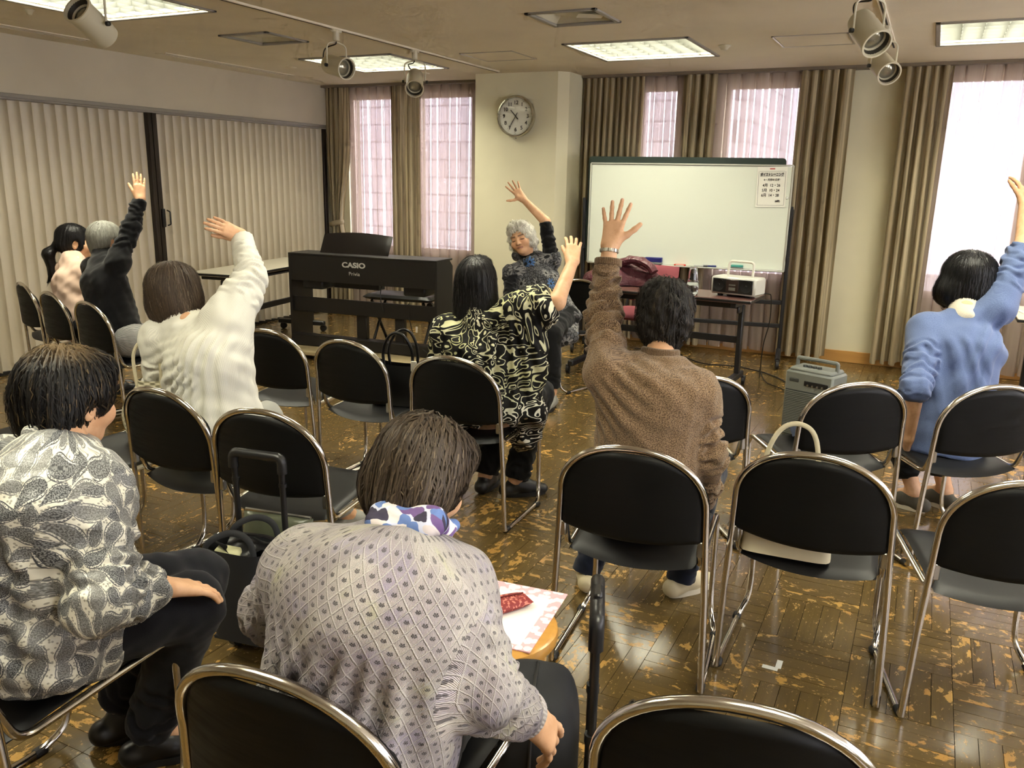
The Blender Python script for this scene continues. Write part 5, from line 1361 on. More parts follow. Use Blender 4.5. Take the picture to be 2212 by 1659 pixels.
# ------------------------------------------------------------------ figure builder
class Fig:
    def __init__(s, key, label, fwd, hfwd, hup, scale=1.0, over=None):
        J = {k: np.array(v) for k, v in JT[key].items()}; J.update({k: np.array(v, float) for k, v in (over or {}).items()})
        s.J = J; s.f = nrm(np.array([*fwd, 0.0])); s.up = nrm(J['neck']-J['pelvis']); s.r = nrm(np.cross(s.f, [0, 0, 1])); s.sc = scale
        s.hf = head_frame(hfwd, hup); s.label = label; s.key = key
        for sd, sg in (('R', 1), ('L', -1)):
            hip = J['pelvis']+s.r*sg*.085; hip[2] = .535; J['hip'+sd] = hip
            if 'knee'+sd not in J: k = hip+s.f*.40+s.r*sg*.03; k[2] = .49; J['knee'+sd] = k
            if 'ank'+sd not in J: a = J['knee'+sd]-s.f*.03; a[2] = .075; J['ank'+sd] = a
            if 'wr'+sd not in J: J['wr'+sd] = J['knee'+sd]-s.f*.12+np.array([0, 0, .10])
            if 'toe'+sd not in J: t = J['ank'+sd]+s.f*.15; t[2] = .025; J['toe'+sd] = t
        s.hands = {}
    def body(s, hands, fine_h=.0036, face=False, legs=True):
        """one continuous skin: torso, limbs, hands, neck, head"""
        J = s.J; sc = s.sc; pts = np.array(list(J.values()))
        lo, hi = pts.min(0)-.16, pts.max(0)+.16
        fine = []
        for sd, kw in hands.items():
            if kw.get('fine', True): w = J['wr'+sd]; e = w+nrm(kw['d'])*.10; fine.append((np.minimum(w, e)-.09, np.maximum(w, e)+.09))
        fine.append((J['head']-.125, J['head']+.125))
        fl = Field(lo, hi, .0095, fine, fine_h)
        r = s.r
        fl.cone(J['pelvis'], J['chest'], .115, .115, .04, side=r, flat=(.72, .72)); fl.cone(J['chest'], J['neck']-s.up*.075, .11, .06, .03, side=r, flat=(.66, .6))
        hb = J['head']-s.hf[2]*.075*sc-s.hf[1]*.02; s.hb = hb
        fl.cone(J['neck']-s.up*.08, J['neck'], .045*sc, .046*sc, .02); fl.cone(J['neck'], hb, .046*sc, .046*sc, .018)
        for sd in 'RL':
            fl.cone(J['neck']-s.up*.065, J['sh'+sd], .032, .040, .02); fl.cone(J['sh'+sd], J['el'+sd], .044*sc, .036*sc, .02); fl.cone(J['el'+sd], J['wr'+sd], .037*sc, .0245*sc, .015)
            fl.cone(J['hip'+sd], J['knee'+sd], .066, .050, .03); fl.cone(J['knee'+sd], J['ank'+sd], .048, .033, .02); fl.cone(J['ank'+sd], J['toe'+sd], .030, .022, .02)
        tips = {}
        for sd, kw in hands.items():
            kw = dict(kw); kw.pop('fine', None); kw.pop('nails', None); sz = kw.pop('s', .95*sc); tips[sd] = hand(fl, J['wr'+sd], side=sd, s=sz, **kw)
        for sd in 'RL':
            if sd not in hands: hd = nrm(J['wr'+sd]-J['el'+sd]); fl.cone(J['wr'+sd], J['wr'+sd]+hd*.05, .026, .022, .01); hand(fl, J['wr'+sd], hd, -np.array([0, 0, 1.0])+hd*.1, sd, .95*sc, (.3, .35, .25))
        P = build_head(fl, J['head'], s.hf, sc, face); s.P = P
        V, F = fl.mesh(); V = relax(V, F, 1, .35)
        at = {}
        if face:
            lip, dark, warm = face_tint(V, P); at = dict(lip=lip, dark=dark, warm=warm)
        else: z = np.zeros(len(V)); at = dict(lip=z, dark=z, warm=z)
        s.o = np_mesh('person', V, F, M_skin, None, None, at); tag(s.o, s.label, 'person', 'people in the class')
        # finger nails
        for sd, tp in tips.items():
            for (p, d, n, rr) in tp:
                if not hands[sd].get('nails'): continue
                ctr = p-d*rr*.1-n*rr*.72; M3 = Matrix(frame((0, 0, 0), d, -n)).to_3x3()
                mbn = MB(); mbn.box(tuple(ctr), (rr*1.5, rr*1.15, rr*.5), bev=rr*.24, M=M3)
                obj('fingernail', mbn, mat('nail', (226, 180, 152), .3), s.o)
        return s.o
    def cloth(s, name, m, prims, bones, h=.0075, folds=(), rings=(), rel=1, label=None, noise_amp=.004, noise_f=9., seed=1, extra=None):
        pts = np.array([np.asarray(q) for p in prims for q in (p[0], p[1])]); R = max(max(p[2], p[3]) for p in prims)+.08
        fl = Field(pts.min(0)-R, pts.max(0)+R, h)
        for p in prims:
            kw = p[5] if len(p) > 5 else {}
            fl.cone(p[0], p[1], p[2], p[3], p[4], **kw)
        V, F = fl.mesh(); V = relax(V, F, rel); N = normals(V, F)
        d = noise_amp*snoise(V, noise_f, seed)+noise_amp*.5*snoise(V, noise_f*2.3, seed+3)
        # rings: sleeve wrinkles  (a, b, radius, t0, t1, wavelength, amp)
        for (a, b, r, t0, t1, wl, am) in rings:
            a, b = np.asarray(a, float), np.asarray(b, float); v = b-a; L = np.linalg.norm(v); t = (V-a) @ v/L**2; q = V-a-np.clip(t, 0, 1)[:, None]*v; dist = np.linalg.norm(q, axis=1)
            msk = np.clip((r*1.22-dist)/(r*.15), 0, 1)*np.clip((t-t0)/.12, 0, 1)*np.clip((t1-t)/.12, 0, 1)
            ph = 2*PI*t*L/wl+2.2*snoise(V, 9.0, seed+11)+1.2*snoise(V, 20., seed+12); w = np.sin(ph); d = d+msk*am*(np.abs(w)**.7*np.sign(w))*(.7+.5*snoise(V, 14, seed+13))
        # folds: straight creases radiating (origin, direction, width wavelength, amp, reach)
        for (o, dr, wl, am, reach) in folds:
            o, dr = np.asarray(o, float), nrm(dr); q = V-o; al = q @ dr; lat = q-al[:, None]*dr; sd = nrm(np.cross(dr, s.f)); la = lat @ sd
            msk = np.clip(al/.06, 0, 1)*np.clip((reach-al)/(reach*.5), 0, 1)*np.exp(-(la/(.10+.35*np.maximum(al, 0)))**2)
            w = np.sin(2*PI*la/(wl*(.6+al*1.6))+1.5*snoise(V, 4, seed+21)); d = d+msk*am*(np.abs(w)**.6*np.sign(w))
        V = V+N*d[:, None]
        uv, idx = bone_uv(V, F, bones)
        o = np_mesh(name, V, F, m, s.o, uv)
        if label: o['label'] = label
        return o
    def top(s, m, name='top', infl=.02, hip=.17, chest=.158, flat=.70, sl=None, sleeve_r=(.062, .050, .040), cut={'R': 1.0, 'L': 1.0}, h=.0075, hem=.07, extra=(), rings=True, ring_amp=.006, folds=(), noise_amp=.004, seed=1, shoulder=.060, noise_f=9., neck_r=.062, collar=None):
        J = s.J; r = s.r; P = []; back = -s.f; B = []
        pb = J['pelvis'].copy(); pb[2] = max(pb[2], .52); low = pb-s.up*hem
        P.append((low, J['chest'], hip, chest, .05, dict(side=r, flat=(flat*1.1, flat), capa=True)))
        P.append((J['chest'], J['neck']-s.up*.06, chest, chest*.66, .04, dict(side=r, flat=(flat, .60))))
        P.append((J['neck']-s.up*.06, J['neck']-s.up*.004, neck_r*1.15, neck_r, .035, dict(side=r, flat=(.9, .95), capb=True)))
        B.append((low, J['neck'], chest, back, 0.0))
        RG = []
        for i, sd in enumerate('RL'):
            P.append((J['neck']-s.up*.050, J['sh'+sd], shoulder*.80, shoulder, .04)); c = cut[sd]
            a, b, e = J['sh'+sd], J['el'+sd], J['wr'+sd]
            bk = back if abs(nrm(b-a) @ s.f) < .8 else np.array([0, 0, 1.0])
            if c <= 1.0:      # ends on the upper arm
                q = a+(b-a)*c; P.append((a, q, sleeve_r[0], sleeve_r[1], .04, dict(capb=True))); B.append((a, q, sleeve_r[0], bk, .7+i*.9))
                RG.append((a, q, sleeve_r[0], .25, 1.05, .05, ring_amp))
            else:
                q = b+(e-b)*(c-1); P.append((a, b, sleeve_r[0], sleeve_r[1], .04)); P.append((b, q, sleeve_r[1], sleeve_r[2], .03, dict(capb=True)))
                B.append((a, b, sleeve_r[0], bk, .7+i*.9)); B.append((b, q, sleeve_r[1], bk, 2.7+i*.9))
                RG += [(a, b, sleeve_r[0], .3, 1.1, .045, ring_amp), (b, q, sleeve_r[1], -.1, .85, .038, ring_amp)]
        P += list(extra)
        if collar: P.append((J['neck']-s.up*.03, J['neck']*(1-collar)+s.hb*collar, .076, .068*s.sc+.003, .025, dict(capb=True)))
        return s.cloth(name, m, P, B, h, folds, RG if rings else (), seed=seed, noise_amp=noise_amp, noise_f=noise_f)
    def bottoms(s, m, name='trousers', r=(.088, .066, .055), h=.009, upto=.93, flare=None, seed=3):
        J = s.J; P = [(J['hipR'], J['hipL'], .098, .098, .05)]; B = []
        for i, sd in enumerate('RL'):
            a, b, e = J['hip'+sd], J['knee'+sd], J['ank'+sd]; q = b+(e-b)*upto
            P += [(a, b, r[0], r[1], .04), (b, q, r[1], flare or r[2], .03, dict(capb=True))]
            B += [(a, b, r[0], np.array([0, 0, -1.0]), i*.8), (b, q, r[1], -s.f, 1.7+i*.8)]
        rg = [(J['knee'+sd], J['ank'+sd], .07, .5, 1.0, .05, .005) for sd in 'RL']
        return s.cloth(name, m, P, B, h, (), rg, seed=seed, noise_amp=.003)
    def shoes(s, m, sole=None, which='RL', r=.040, lace=False):
        for sd in which:
            a, t = s.J['ank'+sd].copy(), s.J['toe'+sd].copy(); d = t-a; d[2] = 0; d = nrm(d); heel = a-d*.045; heel[2] = .035; toe = a+d*.145; toe[2] = .026
            fl = Field(np.minimum(heel, toe)-.1, np.maximum(heel, toe)+.1, .006); sdv = np.cross(d, [0, 0, 1])
            mid = a+d*.05; mid[2] = .045
            fl.cone(heel, mid, .036, .036, .02); fl.cone(mid, toe, .038, .030, .02, side=sdv, flat=(1.0, .8)); fl.cone(a*np.array([1, 1, 0])+np.array([0, 0, .075]), mid, .034, .03, .02)
            V, F = fl.mesh(); V[:, 2] = np.maximum(V[:, 2], .010); V = relax(V, F, 1)
            o = np_mesh('shoe', V, F, m, s.o, ang=60)
            poly = []; n = 28
            for k in range(n):
                an = 2*PI*k/n; L = .108; w = .038*(1.0 if math.cos(an) > 0 else .88); c0 = a+d*.05
                q = c0+d*L*math.copysign(abs(math.cos(an))**.8, math.cos(an))+sdv*w*math.sin(an)*(1.02+.12*math.cos(an)); poly.append((q[0], q[1]))
            mbs = MB(); mbs.prism(poly, .001, .022); obj('sole', mbs, sole or M_rubber, o)
JT = {
 'white': dict(head=(-2.670, 2.396, 1.036), neck=(-2.552, 2.332, 0.925), chest=(-2.489, 2.316, 0.796), pelvis=(-2.459, 2.333, 0.513), shR=(-2.394, 2.367, 0.940), elR=(-2.413, 2.538, 1.095), wrR=(-2.555, 2.648, 1.248), tipR=(-2.613, 2.521, 1.307), shL=(-2.696, 2.312, 0.858), elL=(-2.726, 2.327, 0.632), wrL=(-2.774, 2.469, 0.399), kneeR=(-2.298, 2.723, 0.393), kneeL=(-2.408, 2.522, 0.359)),
 'zebra': dict(head=(-1.812, 3.322, 1.041), neck=(-1.758, 3.236, 0.884), chest=(-1.732, 3.211, 0.747), pelvis=(-1.680, 3.200, 0.446), shR=(-1.592, 3.261, 0.930), elR=(-1.397, 3.281, 0.990), wrR=(-1.395, 3.440, 1.148), tipR=(-1.429, 3.527, 1.276), shL=(-1.896, 3.197, 0.822), elL=(-1.898, 3.221, 0.575), wrL=(-1.898, 3.353, 0.387), kneeR=(-1.661, 3.505, 0.313), kneeL=(-1.835, 3.473, 0.295), ankR=(-1.652, 3.409, 0.072), ankL=(-1.803, 3.369, 0.069)),
 'brown': dict(head=(-0.736, 2.620, 1.078), neck=(-0.712, 2.509, 0.963), chest=(-0.710, 2.443, 0.846), pelvis=(-0.721, 2.453, 0.527), shL=(-0.849, 2.406, 0.917), elL=(-0.929, 2.574, 1.089), wrL=(-0.936, 2.626, 1.290), tipL=(-0.934, 2.699, 1.468), shR=(-0.581, 2.500, 0.865), elR=(-0.539, 2.509, 0.658), wrR=(-0.574, 2.643, 0.457), kneeL=(-0.950, 2.712, 0.332), kneeR=(-0.673, 2.840, 0.305), ankL=(-1.012, 2.689, 0.068), ankR=(-0.676, 2.825, 0.047)),
 'blue': dict(head=(0.173, 4.129, 1.115), neck=(0.177, 4.005, 0.990), chest=(0.179, 3.940, 0.835), pelvis=(0.153, 3.877, 0.480), shL=(0.034, 3.935, 0.907), elL=(0.028, 3.693, 0.702), wrL=(0.026, 3.702, 0.488), shR=(0.296, 4.022, 1.006), elR=(0.368, 4.185, 1.265), wrR=(0.363, 4.378, 1.435), tipR=(0.340, 4.479, 1.551), kneeL=(0.079, 4.274, 0.304), kneeR=(0.304, 4.391, 0.331), ankL=(0.121, 4.233, 0.079)),
 'inst': dict(head=(-2.615, 5.462, 1.079), neck=(-2.592, 5.545, 0.926), chest=(-2.531, 5.536, 0.786), pelvis=(-2.348, 5.476, 0.487), shL=(-2.451, 5.637, 0.927), elL=(-2.504, 5.619, 1.205), wrL=(-2.650, 5.544, 1.360), tipL=(-2.747, 5.509, 1.487), shR=(-2.669, 5.424, 0.831), elR=(-2.602, 5.253, 0.628), wrR=(-2.413, 5.090, 0.537), kneeL=(-2.195, 5.070, 0.491), ankL=(-2.150, 5.011, 0.114), kneeR=(-2.370, 4.930, 0.502), ankR=(-2.329, 4.793, 0.139)),
 'grey': dict(head=(-4.458, 3.499, 1.095), neck=(-4.397, 3.406, 0.983), chest=(-4.344, 3.363, 0.859), pelvis=(-4.239, 3.355, 0.514), shR=(-4.211, 3.358, 0.976), elR=(-4.208, 3.473, 1.184), wrR=(-4.198, 3.544, 1.343), tipR=(-4.231, 3.577, 1.520), shL=(-4.562, 3.457, 0.919), elL=(-4.588, 3.502, 0.712), wrL=(-4.559, 3.651, 0.577), kneeR=(-4.250, 3.597, 0.372), kneeL=(-4.388, 3.735, 0.369)),
 'pink': dict(head=(-4.966, 3.662, 1.050), neck=(-4.913, 3.589, 0.939), chest=(-4.853, 3.534, 0.800), pelvis=(-4.760, 3.493, 0.486), shR=(-4.746, 3.539, 0.877), elR=(-4.754, 3.505, 0.684), wrR=(-4.844, 3.690, 0.602), shL=(-5.036, 3.611, 0.861), elL=(-5.030, 3.616, 0.663), wrL=(-4.947, 3.753, 0.597), kneeR=(-4.918, 3.839, 0.438), kneeL=(-5.037, 3.898, 0.451)),
 'pais': dict(head=(-1.670, 1.180, 1.004), neck=(-1.620, 1.116, 0.935), chest=(-1.598, 1.051, 0.823), pelvis=(-1.657, 1.038, 0.464), shR=(-1.501, 1.092, 0.842), elR=(-1.394, 0.994, 0.671), wrR=(-1.436, 1.184, 0.601), tipR=(-1.416, 1.351, 0.507), shL=(-1.818, 1.106, 0.829), elL=(-1.884, 1.125, 0.600), wrL=(-1.835, 1.236, 0.501), kneeR=(-1.463, 1.315, 0.458), ankR=(-1.658, 1.279, 0.092), kneeL=(-1.643, 1.421, 0.412), ankL=(-1.814, 1.267, 0.158)),
 'lav': dict(head=(-0.777, 1.228, 0.966), neck=(-0.746, 1.122, 0.903), chest=(-0.732, 1.012, 0.811), pelvis=(-0.783, 1.000, 0.521), shL=(-0.898, 1.029, 0.834), elL=(-1.031, 1.057, 0.712), wrL=(-1.068, 1.195, 0.570), shR=(-0.644, 1.105, 0.825), elR=(-0.554, 1.047, 0.703), wrR=(-0.541, 1.198, 0.561), tipR=(-0.492, 1.300, 0.429), kneeR=(-0.682, 1.369, 0.392), kneeL=(-0.814, 1.363, 0.397)),
}
RT, DN, FW = rt, dn, fw
# ---- the leader, facing the group
G = Fig('inst', 'person leading the class in a dark floral tunic, grey curls, eyes closed, one arm raised', (.43, -.90), -FW*.90-RT*.36+DN*.16, -DN*.96-RT*.24, .97,
        dict(toeL=(-2.13, 4.86, .025), toeR=(-2.31, 4.64, .025)))
G.body({'L': dict(d=-RT*.62-DN*.78, n=-FW+RT*.1, curl=(.05, .08, .05), spread=1.5, thumb=(1.25, .0)), 'R': dict(d=(.1, -.2, -.3), n=(0, 0, -1), fine=False)}, .0034, True)
G.top(M_floral, 'tunic', hip=.195, chest=.165, flat=.72, cut={'R': .18, 'L': .18}, sleeve_r=(.068, .068, .06), hem=.06, rings=False, noise_amp=.006, seed=4, extra=[(G.J['pelvis'], G.J['pelvis']+G.f*.22-np.array([0, 0, .05]), .17, .16, .06, dict(side=G.r, flat=(.6, .5)))])
J = G.J
for sd, c in (('L', .98), ('R', 1.0)):
    e = J['sh'+sd]+(J['el'+sd]-J['sh'+sd])*c
    G.cloth('sleeve', M_blackknit, [(J['sh'+sd]-G.up*.0, e, .055, .047, .02, dict(capb=True))]+([(J['elR'], J['wrR'], .047, .036, .02, dict(capb=True))] if sd == 'R' else []), [(J['sh'+sd], e, .05, -G.f, 0.0)], .007, (), [(J['sh'+sd], e, .055, .1, 1., .05, .004)])
G.cloth('roll_collar', M_blackknit, [(J['neck']-G.up*.04, J['neck']*.45+G.hb*.55, .066, .060, .02)], [(J['neck'], J['neck']+G.up*.06, .05, -G.f, 0.)], .007)
G.cloth('cowl_collar', M_floral, [(J['neck']+G.r*.08-G.f*.02+G.up*.03, J['neck']+G.f*.08-G.up*.0, .034, .036, .03), (J['neck']-G.r*.08-G.f*.02+G.up*.03, J['neck']+G.f*.08-G.up*.0, .034, .036, .03), (J['neck']+G.r*.07-G.f*.04+G.up*.04, J['neck']-G.r*.07-G.f*.04+G.up*.04, .034, .034, .03)], [(J['neck'], J['neck']+G.up*.1, .08, -G.f, 3.)], .007, noise_amp=.005, noise_f=14)
G.bottoms(M_black_tr, r=(.085, .068, .062), upto=.95); G.shoes(M_shoegrey)
build_hair('hair', G.o, J['head'], G.hf, [((0, -.020, .035), (.090, .105, .092), .02), ((.062, -.02, -.01), (.030, .065, .060), .02), ((-.062, -.02, -.01), (.030, .065, .060), .02), ((0, -.07, -.03), (.075, .05, .08), .03), ((0, .045, .095), (.07, .04, .028), .02)],
    [((0, .085, -.035), (.062, .075, .100), .012), ((.03, .09, .02), (.04, .05, .035), .012)], hair_mat('silver_hair', (240, 237, 226), (206, 203, 190), (140, 134, 120)), .005, 1100, .06, seed=3, groove=.0055, wave=1.8, down=.55, lift=.008)

# ---- zebra top, long black hair
G = Fig('zebra', 'person seen from behind with long straight black hair and a zebra-print top, arm lifted', (-.22, .97), (-.36, .93, -.02), (-.05, 0, 1), 1.0,
        dict(kneeR=(-1.60, 3.58, .49), kneeL=(-1.80, 3.58, .49), ankR=(-1.655, 3.44, .075), ankL=(-1.815, 3.43, .075), toeR=(-1.55, 3.54, .025), toeL=(-1.83, 3.58, .025), wrL=(-1.86, 3.46, .58)))
J = G.J
G.body({'R': dict(d=nrm(J['tipR']-J['wrR'])+.0, n=(-.45, .9, .1), curl=(.18, .38, .35), spread=.8, thumb=(.35, .5), nails=True)})
R_ = G.r; hang = J['elR']*.45+J['shR']*.55
G.top(M_zebra, 'print_top', collar=.8, hip=.205, chest=.172, flat=.72, cut={'R': .86, 'L': 1.0}, sleeve_r=(.082, .078, .06), hem=.08, ring_amp=.008, noise_amp=.009, noise_f=6., seed=8,
      extra=[(J['shR']+R_*.02, J['shR']+R_*.06-np.array([0, 0, .56]), .085, .075, .06, dict(side=R_, flat=(.8, .7))), (hang, J['shR']+R_*.045-np.array([0, 0, .40]), .07, .07, .08), (J['shR']+R_*.06-np.array([0, 0, .46]), J['shR']+R_*.045-np.array([0, 0, .62])+G.f*.05, .07, .035, .05)],
      folds=[(J['shR'], (.1, 0, -1), .05, .010, .75), (J['shL'], (.2, 0, -1), .07, .006, .5)], h=.007)
G.bottoms(M_black_tr, r=(.085, .066, .060), upto=.97, flare=.062); G.shoes(M_shoeblack)
build_hair('hair', G.o, J['head'], G.hf, [((0, -.022, .03), (.088, .104, .090), .02), ((0, -.075, -.06), (.088, .052, .13), .04), ((.055, -.05, -.10), (.042, .062, .13), .03), ((-.055, -.05, -.10), (.042, .062, .13), .03), ((.01, -.085, -.17), (.090, .040, .10), .04), ((0, -.085, -.22), (.088, .042, .09), .04), ((0, .05, .08), (.065, .045, .04), .02)],
    [((0, .10, -.06), (.056, .09, .12), .012)], hair_mat('long_black_hair', (22, 20, 21), (12, 11, 12), (74, 70, 70), .33), .0045, 1800, .17, (0, -.03, .13), .95, 5, .0024, .0016)

# ---- brown sweater
G = Fig('brown', 'person in a brown marled sweater with cropped black hair, open hand raised', (-.18, .98), (-.27, .96, -.03), (.05, 0, 1), 1.0,
        dict(kneeL=(-.90, 2.86, .475), kneeR=(-.62, 2.90, .475), ankL=(-1.005, 2.735, .08), ankR=(-.672, 2.845, .08), toeL=(-1.06, 2.87, .025), toeR=(-.60, 2.97, .025)))
J = G.J
G.body({'L': dict(d=J['tipL']-J['wrL'], n=(-.15, 1.0, .05), curl=(.02, .03, .02), spread=1.25, thumb=(.85, .05), nails=True), 'R': dict(d=(0, .3, -1), n=(-.6, .2, 0), fine=False)}, .0030)
G.top(M_marl, 'sweater', hip=.172, chest=.165, flat=.74, cut={'R': 1.97, 'L': 1.74}, sleeve_r=(.063, .051, .044), hem=.10, ring_amp=.013, noise_amp=.004, seed=12, h=.0062, shoulder=.066, neck_r=.066,
      folds=[(J['shL']-R_*.0, (.55, -.1, -.45), .05, .007, .22)])
e = J['elL']+(J['wrL']-J['elL'])*.68; q = J['elL']+(J['wrL']-J['elL'])*.80; G.cloth('cuff', knit('brown_rib', (128, 104, 78), (92, 72, 52), 300, .4, rib=900.), [(e, q, .0465, .0450, .01, dict(capa=True, capb=True))], [(e, q, .045, -G.f, 0.)], .004, noise_amp=.0008)
G.cloth('neck_band', knit('brown_rib2', (120, 98, 74), (86, 68, 50), 300, .4, rib=900.), [(J['neck']-G.up*.015, J['neck']+G.up*.030, .066, .060, .01, dict(capa=True, capb=True))], [(J['neck'], J['neck']+G.up*.1, .06, -G.f, 0.)], .005, noise_amp=.001)
G.bottoms(M_denim, r=(.085, .064, .056), upto=1.06, flare=.052); G.shoes(M_shoebeige, M_sole)
d_ = nrm(J['elL']-J['wrL']); c0 = J['wrL']+d_*.015; wt = MB(); M3 = Vector((0, 0, 1)).rotation_difference(Vector(d_)).to_matrix()
wt.lathe([(.0275, -.006), (.0295, -.005), (.0295, .005), (.0275, .006)], tuple(c0), 28, M=M3, caps=False); wt.lathe([(.0275, .006), (.0275, -.006)], tuple(c0), 28, M=M3, caps=False)
wo = obj('bracelet_watch', wt, mat('watch_steel', (170, 166, 156), .28, 1.0), G.o); wo['label'] = 'steel bracelet watch'
wt = MB()
for k in range(14):
    a = 2*PI*k/14; v_ = M3 @ Vector((.0295*math.cos(a), .0295*math.sin(a), 0)); wt.box(tuple(Vector(c0)+v_), (.0055, .0045, .0115), bev=.001, M=M3 @ Matrix.Rotation(a, 3, 'Z'))
obj('watch_link', wt, mat('watch_steel'), wo)
build_hair('hair', G.o, J['head'], G.hf, [((0, -.022, .032), (.089, .106, .092), .02), ((0, -.070, -.035), (.070, .046, .070), .03), ((.045, -.065, -.01), (.04, .04, .06), .02), ((-.045, -.065, -.01), (.04, .04, .06), .02), ((0, -.072, -.105), (.038, .028, .035), .03)],
    [((0, .10, -.05), (.075, .095, .09), .015), ((.085, .0, -.02), (.030, .035, .045), .01), ((-.085, .0, -.02), (.030, .035, .045), .01)], hair_mat('cropped_black_hair', (48, 42, 36), (22, 20, 18), (84, 72, 56), .45), .0045, 1700, .055, (0, -.02, .12), .65, 6, .0042, .0013, .006, 1.0, .9)

# ---- blue top
G = Fig('blue', 'person in a blue long-sleeved top with a dark bob, one arm up', (-.30, .95), (-.17, .98, -.03), (.06, 0, 1), 1.0,
        dict(kneeL=(-.08, 4.22, .475), kneeR=(.10, 4.33, .475), ankL=(.09, 4.20, .085), ankR=(.22, 4.30, .085), toeL=(-.06, 4.27, .025), toeR=(.08, 4.40, .025)))
J = G.J
G.body({'R': dict(d=J['tipR']-J['wrR'], n=(-.6, .6, .2), curl=(.25, .25, .2), spread=1.0), 'L': dict(d=(-.05, .45, -1), n=(.8, .2, 0), curl=(.3, .3, .2), fine=False)})
G.top(M_bluejersey, 'long_top', hip=.185, chest=.165, flat=.72, cut={'R': .95, 'L': 1.12}, sleeve_r=(.068, .058, .050), hem=.13, ring_amp=.008, noise_amp=.003, noise_f=5, seed=17, h=.0068, shoulder=.060,
      folds=[(J['shR'], (-.35, 0, -1), .09, .006, .5), (J['shL']+R_*.03, (.3, 0, -1), .08, .005, .45)])
G.cloth('collar', knit('pale_grey_collar', (206, 200, 184), (190, 184, 168), 500, .1), [(J['neck']-G.up*.03, J['neck']*.35+G.hb*.65, .070, .058, .02, dict(capb=True)), (J['neck']-G.r*.075-G.up*.022, J['neck']-G.f*.066-G.up*.012, .016, .016, .02)], [(J['neck']-G.r*.08, J['neck']+G.r*.08, .03, (0, 0, 1), 0.)], .006, noise_amp=.001)
G.bottoms(M_black_tr, r=(.084, .062, .050), upto=.80, flare=.052)
G.shoes(mat('olive_grey_trainer', (76, 72, 60), .7), M_sole)
sh = [c for c in COL.objects if c.parent is G.o and c.name.startswith('shoe')][-1]
build_hair('hair', G.o, J['head'], G.hf, [((0, -.018, .025), (.108, .114, .100), .02), ((.074, -.02, -.06), (.052, .080, .060), .04), ((-.074, -.02, -.06), (.052, .080, .060), .04), ((0, -.07, -.055), (.100, .055, .065), .04)],
    [((0, .10, -.06), (.060, .085, .12), .012), ((0, -.02, -.165), (.07, .07, .05), .02)], hair_mat('dark_bob_hair', (20, 19, 21), (11, 11, 12), (60, 58, 62), .3), .0048, 1600, .11, (0, .0, .13), .9, 8, .0025, .0015)

# ---- white cardigan
G = Fig('white', 'person in a loose white cardigan with a brown bob, one arm over the head', (.10, 1.0), (-.02, 1, -.05), (-.24, 0, 1), .98,
        dict(kneeR=(-2.15, 2.46, .455), kneeL=(-2.50, 2.68, .47), ankR=(-2.10, 2.70, .08), ankL=(-2.38, 2.70, .08), wrL=(-2.62, 2.60, .55)))
J = G.J
G.body({'R': dict(d=nrm(J['tipR']-J['wrR'])+np.array([0, 0, .05]), n=-DN*.2+FW*1.0+np.array([0, 0, -.6]), curl=(.08, .12, .1), spread=.40, thumb=(.22, .35))}, .0033)
R_ = G.r; web = J['shR']*.35+J['elR']*.65
G.top(M_whiteknit, 'cardigan', collar=1.1, hip=.20, chest=.165, flat=.74, cut={'R': 1.96, 'L': 1.9}, sleeve_r=(.078, .062, .042), hem=.03, ring_amp=.006, noise_amp=.005, noise_f=6, seed=23, h=.0068,
      extra=[(J['shR']*.6+J['elR']*.4, J['chest']+R_*.11, .066, .10, .08), (J['chest']+R_*.08, J['pelvis']+R_*.12-np.array([0, 0, .03]), .10, .115, .08)],
      folds=[(J['shR']+R_*.02, (-.15, .0, -1), .045, .010, .6), (J['chest']+R_*.10, (-.8, 0, -.55), .05, .006, .4)])
G.bottoms(M_greytr, r=(.080, .058, .052)); G.shoes(M_shoegrey)
build_hair('hair', G.o, J['head'], G.hf, [((0, -.02, .03), (.096, .108, .092), .02), ((.055, -.02, -.045), (.046, .080, .068), .04), ((-.055, -.02, -.045), (.046, .080, .068), .04), ((0, -.066, -.05), (.086, .055, .095), .04), ((.045, -.045, -.085), (.055, .055, .066), .03)],
    [((0, .10, -.06), (.060, .085, .12), .012), ((0, .02, -.175), (.06, .06, .05), .02)], hair_mat('brown_bob_hair', (92, 76, 60), (58, 47, 38), (138, 122, 104), .42), .0048, 1500, .11, (0, .0, .13), .9, 10, .0024, .0014)

# ---- grey-haired woman in black
G = Fig('grey', 'person with short silver hair in a black jumper and striped trousers, one arm straight up', (.227, .974), (.22, .97, -.04), (-.02, 0, 1), .98,
        dict(kneeR=(-4.03, 3.72, .475), kneeL=(-4.20, 3.77, .475)))
J = G.J
G.body({'R': dict(d=J['tipR']-J['wrR'], n=(-.75, .55, .1), curl=(.10, .10, .08), spread=.40, thumb=(.50, .45))})
G.top(M_blackknit, 'jumper', collar=1.1, hip=.160, chest=.152, flat=.78, cut={'R': 1.98, 'L': 1.9}, sleeve_r=(.062, .050, .040), hem=.05, ring_amp=.006, noise_amp=.004, seed=31, h=.0078)
G.bottoms(M_stripe, r=(.095, .072, .060)); G.shoes(M_shoeblack)
build_hair('hair', G.o, J['head'], G.hf, [((0, -.020, .034), (.088, .106, .090), .02), ((0, -.060, -.03), (.078, .055, .085), .04), ((.06, -.02, .0), (.028, .06, .05), .02), ((-.06, -.02, .0), (.028, .06, .05), .02)],
    [((0, .09, -.04), (.062, .075, .10), .012), ((.088, .005, -.03), (.024, .03, .04), .008)], hair_mat('grey_hair', (176, 176, 166), (132, 132, 124), (206, 206, 198), .4), .005, 900, .07, (0, -.01, .12), .8, 13, .0022, .0014, .0025, .92)

